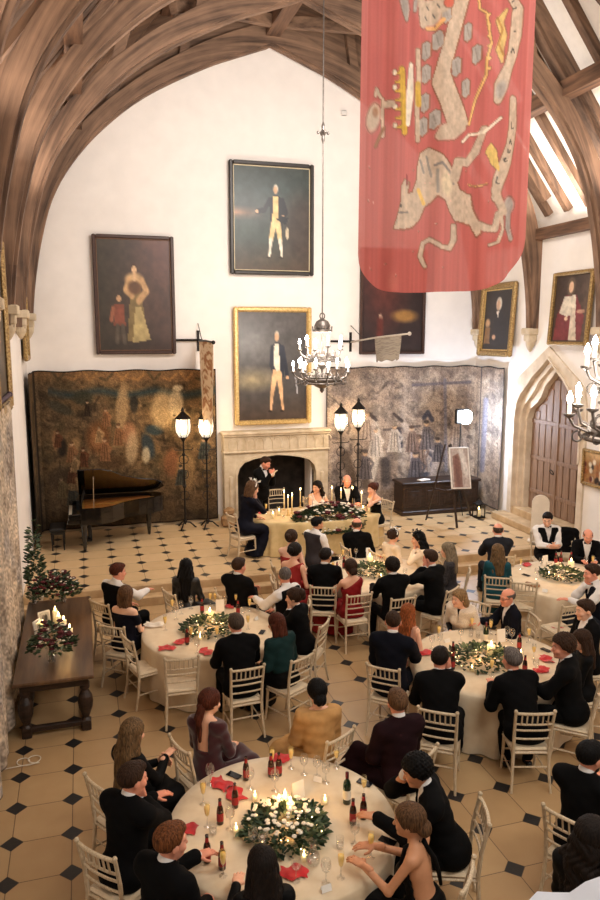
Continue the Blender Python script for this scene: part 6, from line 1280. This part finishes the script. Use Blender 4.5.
# nearest table
for a in [('flute', 203, 790), ('flute', 207, 812), ('flute', 272, 756), ('flute', 291, 755), ('flute', 223, 860), ('fluteh', 337, 756), ('flute', 371, 842), ('flute', 341, 862), ('fluteh', 364, 786), ('beer', 271, 765), ('beer', 278, 764), ('beer', 235, 795), ('beer', 220, 811), ('beer', 207, 848), ('beer', 222, 855), ('beer', 353, 811), ('beer', 363.5, 806), ('beer', 246, 768), ('wineb', 347, 788), ('wine', 210, 772), ('wine', 250, 776), ('wine', 253, 836), ('wine', 263, 840), ('wine', 317, 764), ('wine', 326, 770), ('wine', 304, 762), ('wine', 355, 830), ('wine', 230, 815), ('wine', 275, 778), ('carafe', 313, 853), ('wine', 296, 866), ('wine', 326, 868), ('nap', 221, 783), ('nap', 235, 793), ('nap', 281, 750), ('nap', 185, 828), ('nap', 294, 871), ('phone', 234, 775), ('phone', 366, 782), ('phone', 388, 841), ('menu', 298, 790), ('pcard', 378, 819), ('pcard', 326, 884), ('pcard', 318, 778), ('votive', 255, 796), ('votive', 325, 800), ('votive', 234, 827), ('votive', 304, 856), ('tumbler', 213, 828), ('tumbler', 340, 842)]: put(a[0], 'front', a[1], a[2], {'phone': 40, 'menu': 200}.get(a[0]))
for a in [('flute', 210, 595), ('flute', 215.5, 595), ('flute', 236, 598), ('flute', 249.5, 603), ('flute', 248, 620), ('flute', 191, 632), ('flute', 217, 632), ('flute', 167.5, 602), ('flute', 165, 621), ('beer', 202, 605), ('beer', 238, 607), ('beer', 187, 636), ('wine', 181, 606), ('wine', 191, 601), ('wine', 176, 611), ('wine', 225, 600), ('wine', 229, 640), ('wine', 197, 644), ('wine', 243, 612), ('nap', 167, 647), ('nap', 180, 641), ('nap', 231, 605), ('nap', 206, 651), ('wnap', 154, 624), ('votive', 200, 637), ('menu', 220, 605), ('pcard', 256, 618), ('tumbler', 262, 606), ('phone', 262, 632)]: put(a[0], 'left', a[1], a[2], {'phone': -30, 'menu': 170}.get(a[0]))
for a in [('flute', 491, 625), ('flute', 529, 633), ('flute', 492, 665), ('fluteh', 534, 651), ('flute', 472, 622), ('wineb', 486, 633), ('beer', 519.5, 641), ('beer', 453, 650), ('beer', 453, 660), ('beer', 525, 664), ('tumbler', 471, 633), ('tumbler', 478, 634), ('wine', 461, 633), ('wine', 507, 632), ('wine', 512, 634), ('wine', 440, 638), ('wine', 432, 640), ('nap', 546, 658), ('nap', 542, 669), ('nap', 425, 652), ('menu', 501, 635), ('votive', 472, 668), ('votive', 521, 652), ('phone', 546, 650), ('flute', 439, 631), ('pcard', 447, 640), ('wine', 536, 664)]: put(a[0], 'right', a[1], a[2], {'menu': 180, 'phone': 20}.get(a[0]))
for a in [('beer', 556, 558), ('beer', 561, 557), ('beer', 572, 554), ('phone', 526, 575), ('nap', 527, 564), ('wine', 541, 562), ('wine', 548, 566), ('wine', 537, 572), ('menu', 545, 560), ('votive', 549, 573), ('flute', 597, 558), ('wine', 586, 560), ('pcard', 545, 590), ('flute', 521, 562)]: put(a[0], 'door', a[1], a[2], {'phone': 20, 'menu': 190}.get(a[0]))
o = MB().box((0, 0, .015), (.26, .12, .03), bev=.012).box((0, .02, .034), (.25, .06, .008), bev=.003).build('clutch_bag', mat('tan leather', (150, 108, 70), .5, var=.15)); q = onz(532, 585, .77); o.location = (q[0], q[1], .757); o.rotation_euler = (0, 0, R(-62)); tag(o, 'tan clutch bag lying at the rim of the table nearest the door', 'bag')
for a in [('wine', 347, 553), ('wine', 356, 552), ('wine', 340, 558), ('flute', 338, 551), ('beer', 344, 562), ('menu', 368, 550), ('nap', 383, 556), ('nap', 413, 579), ('wine', 350, 565), ('wine', 396, 566), ('flute', 333, 566), ('votive', 381, 576), ('tumbler', 360, 578), ('wine', 405, 572), ('beer', 337, 568), ('wine', 388, 549), ('pcard', 425, 570)]: put(a[0], 'dais', a[1], a[2], {'menu': 180}.get(a[0]))
# top table
for a in [('taper', 284, 497), ('taper', 296, 493), ('taper', 292, 500), ('taper', 288, 502), ('taper', 338, 490), ('taper', 341, 495), ('taper', 358, 492), ('taper', 361.5, 498), ('hurricane', 273, 514), ('hurricane', 279, 511), ('hurricane', 363, 508), ('hurricane', 369, 508), ('flute', 266, 507), ('wine', 299, 501), ('wine', 303, 501), ('wine', 331, 500), ('wine', 335, 501), ('wine', 352, 500), ('wine', 345, 502), ('carafe', 350, 497), ('tumbler', 284, 515), ('nap', 258, 512)]: put(a[0], 'top', a[1], a[2])
greens('table_garland', 'long garland of greenery, white flowers and red roses along the top table front', (TT[0] + .12, TT[1] - .50, ZD + .757), .30, .30, 1500, 5, 150, 30, 0, 2.7, 0, drop=.55, leafs=.08, fr=1.7)
o = p_nap(5); q = e3.location; o.location = (q[0], q[1], .482); tag(o, 'scarlet napkin lying on the seat of the empty chair', 'napkin', 'scarlet napkins')
label_items()
# console table flowers, candles, photo frames
CT = .80
def vase(label, px, py, rr, hh, z=CT):
    t = thing('vase', label, 'vase', tuple(np.append(onz(px, py, z)[:2], z + .001))); MB().lathe([(rr * .7, 0), (rr * .75, .01), (rr, hh * .5), (rr * .8, hh * .8), (rr * .95, hh)], 16, cap=False).build('glass', GL, t, True); MB().lathe([(rr * .65, .008), (rr * .9, hh * .45)], 14).build('water', GL, t, True)
    b = MB(); rg = random.Random(int(px))
    for k in range(9): b.tube([(rg.uniform(-.4, .4) * rr, rg.uniform(-.4, .4) * rr, .02), (rg.uniform(-.6, .6) * rr, rg.uniform(-.6, .6) * rr, hh + .05)], .004, 5)
    b.build('stems', LEAF, t); return t
def arrangement(label, px, py, zc, rad, seed, n=190, wf=34, rf=34):
    q = onz(px, py, zc); return greens('flower_arrangement', label, (q[0], q[1], zc - .12), rad, .34, n, seed, wf, rf, 0, 1.0, 0, 'flowers', .085)
vase('glass vase holding the nearer bouquet on the console table', 52, 662, .07, .22); arrangement('dark red and white bouquet nearest the photo frames on the console table', 52, 641, 1.12, .27, 3)
vase('left glass vase at the far end of the console table', 34, 604, .06, .18); vase('right glass vase at the far end of the console table', 63, 603, .06, .18)
arrangement('dark red and cream bouquet at the far end of the console table, left half', 49, 589, 1.12, .30, 6); arrangement('dark red and cream bouquet at the far end of the console table, right half', 60, 588, 1.12, .28, 8)
for px, py, h, w in ((55.5, 617, .2, 'rear left'), (58.8, 622, .18, 'second from the left'), (64, 626, .18, 'third from the left'), (70, 634, .17, 'rightmost'), (43, 628, .13, 'lone left')):
    q = onz(px, py, CT + h / 2); t = p_pillar(.038, h); t.location = (q[0], q[1], CT + .001); tag(t, w + ' lit ivory candle on the console table', 'candle', 'candles on the console table')
for px, py, rz, lab in ((44, 618, 25, 'white framed photo standing on the console table, right one'), (37, 627, 60, 'white framed photo standing on the console table, left one')):
    q = onz(px, py, CT + .1); o = painting(lab, (q[0], q[1], CT + .105), .18, .2, 20, mat('white washed frame', (224, 218, 210), .5), .022, .02, lambda p: (p.ell(.4, .5, .2, .3, (120, 110, 104), .5), p.ell(.65, .5, .16, .3, (60, 56, 54), .5)), (190, 184, 176), None, R(rz), R(-12), 'photo_frame', 'photo frame')
pl = greens('tall_plant', 'tall leafy green arrangement by the left wall beyond the console table', (-.90, 12.6, .75), .12, 1.15, 190, 21, 3, 0, 0, 1, 0, 'plant', .10)
MB().lathe([(.14, -.75), (.15, -.73), (.1, -.66), (.08, -.3), (.12, -.1), (.15, 0), (.14, .05)], 16).build('pedestal', STONE, pl)
# jacket over a chair back by the young man in shirtsleeves
def lamp(kind, name, loc, e, c=(255, 220, 180), size=.3, rot=None, spot=None, sy=None):
    l = bpy.data.lights.new(name, kind); l.energy = e; q = lin(c); l.color = tuple(float(x) for x in q / max(q))
    if kind == 'AREA':
        l.size = size
        if sy: l.shape = 'RECTANGLE'; l.size_y = sy
    else: l.shadow_soft_size = size
    if kind == 'SPOT': l.spot_size = R(spot); l.spot_blend = .8
    o = link(bpy.data.objects.new(name, l)); o.location = loc
    if rot: o.rotation_euler = tuple(R(a) for a in rot)
    return o
W = bpy.data.worlds.new('world'); bpy.context.scene.world = W; W.use_nodes = True
bg = W.node_tree.nodes['Background']; bg.inputs[0].default_value = (1.0, .94, .88, 1); bg.inputs[1].default_value = .24
lamp('AREA', 'gallery_fill', (4.6, 1.5, 8.5), 360, (255, 246, 236), 5.0, (38, 0, 0), sy=2.0)
for s in (-1, 1):
    for y in (14.1, 11.6, 9.1, 6.6): lamp('AREA', 'cornice_uplight', (CX + s * 5.35, y, 7.65), 75 if s > 0 else 42, (255, 240, 226), .5, (180, 0, 0))
for loc, e in (((4.63, 14.0, 4.9), 380), ((4.86, 5.55, 4.95), 230)): lamp('POINT', 'chandelier_light', loc, e, (255, 242, 228), .5)
lamp('AREA', 'gable_wash', (4.6, 11.0, 9.3), 330, (255, 248, 242), 4.0, (72, 0, 0), sy=1.0)
lamp('POINT', 'stage_light', (lm[0], lm[1] - .22, lm[2]), 170, (206, 226, 255), .1)
for px, py in ((183, 428), (206, 428), (341, 422), (358.5, 418)):
    q = ony(px, py, 17.35); lamp('POINT', 'lantern_light', (q[0], q[1] - .22, q[2]), 16, (255, 222, 176), .08)
for k, (x, y, r) in TABLES.items(): lamp('POINT', 'candle_light', (x, y, 1.12), 7, (255, 190, 110), .08)
lamp('AREA', 'dais_wash', (4.8, 9.5, 8.6), 120, (255, 240, 222), 2.0, (40, 0, 0), sy=1.0)
lamp('POINT', 'candle_light', (TT[0] - .6, TT[1], 1.65), 9, (255, 190, 110), .1); lamp('POINT', 'candle_light', (TT[0] + .7, TT[1], 1.65), 8, (255, 190, 110), .1); lamp('POINT', 'candle_light', (-.4, 10.4, 1.35), 2, (255, 190, 110), .08)
# ------------------------------------------------------------------ camera
cam = bpy.data.cameras.new('camera'); cam.sensor_fit = 'VERTICAL'; cam.sensor_height = 36.0; cam.lens = F / 900 * 36.0; cam.clip_start = .05; cam.clip_end = 100
co = link(bpy.data.objects.new('camera', cam)); M = Matrix(((RT[0], UP[0], -FW[0], 0), (RT[1], UP[1], -FW[1], 0), (RT[2], UP[2], -FW[2], H), (0, 0, 0, 1))); co.matrix_world = M
sc = bpy.context.scene; sc.camera = co
sc.view_settings.view_transform = 'Standard'; sc.view_settings.look = 'None'; sc.view_settings.exposure = 0.0
sc.cycles.use_denoising = True; sc.cycles.max_bounces = 6; sc.cycles.transparent_max_bounces = 24; sc.cycles.sample_clamp_indirect = 6
bpy.context.view_layer.update()
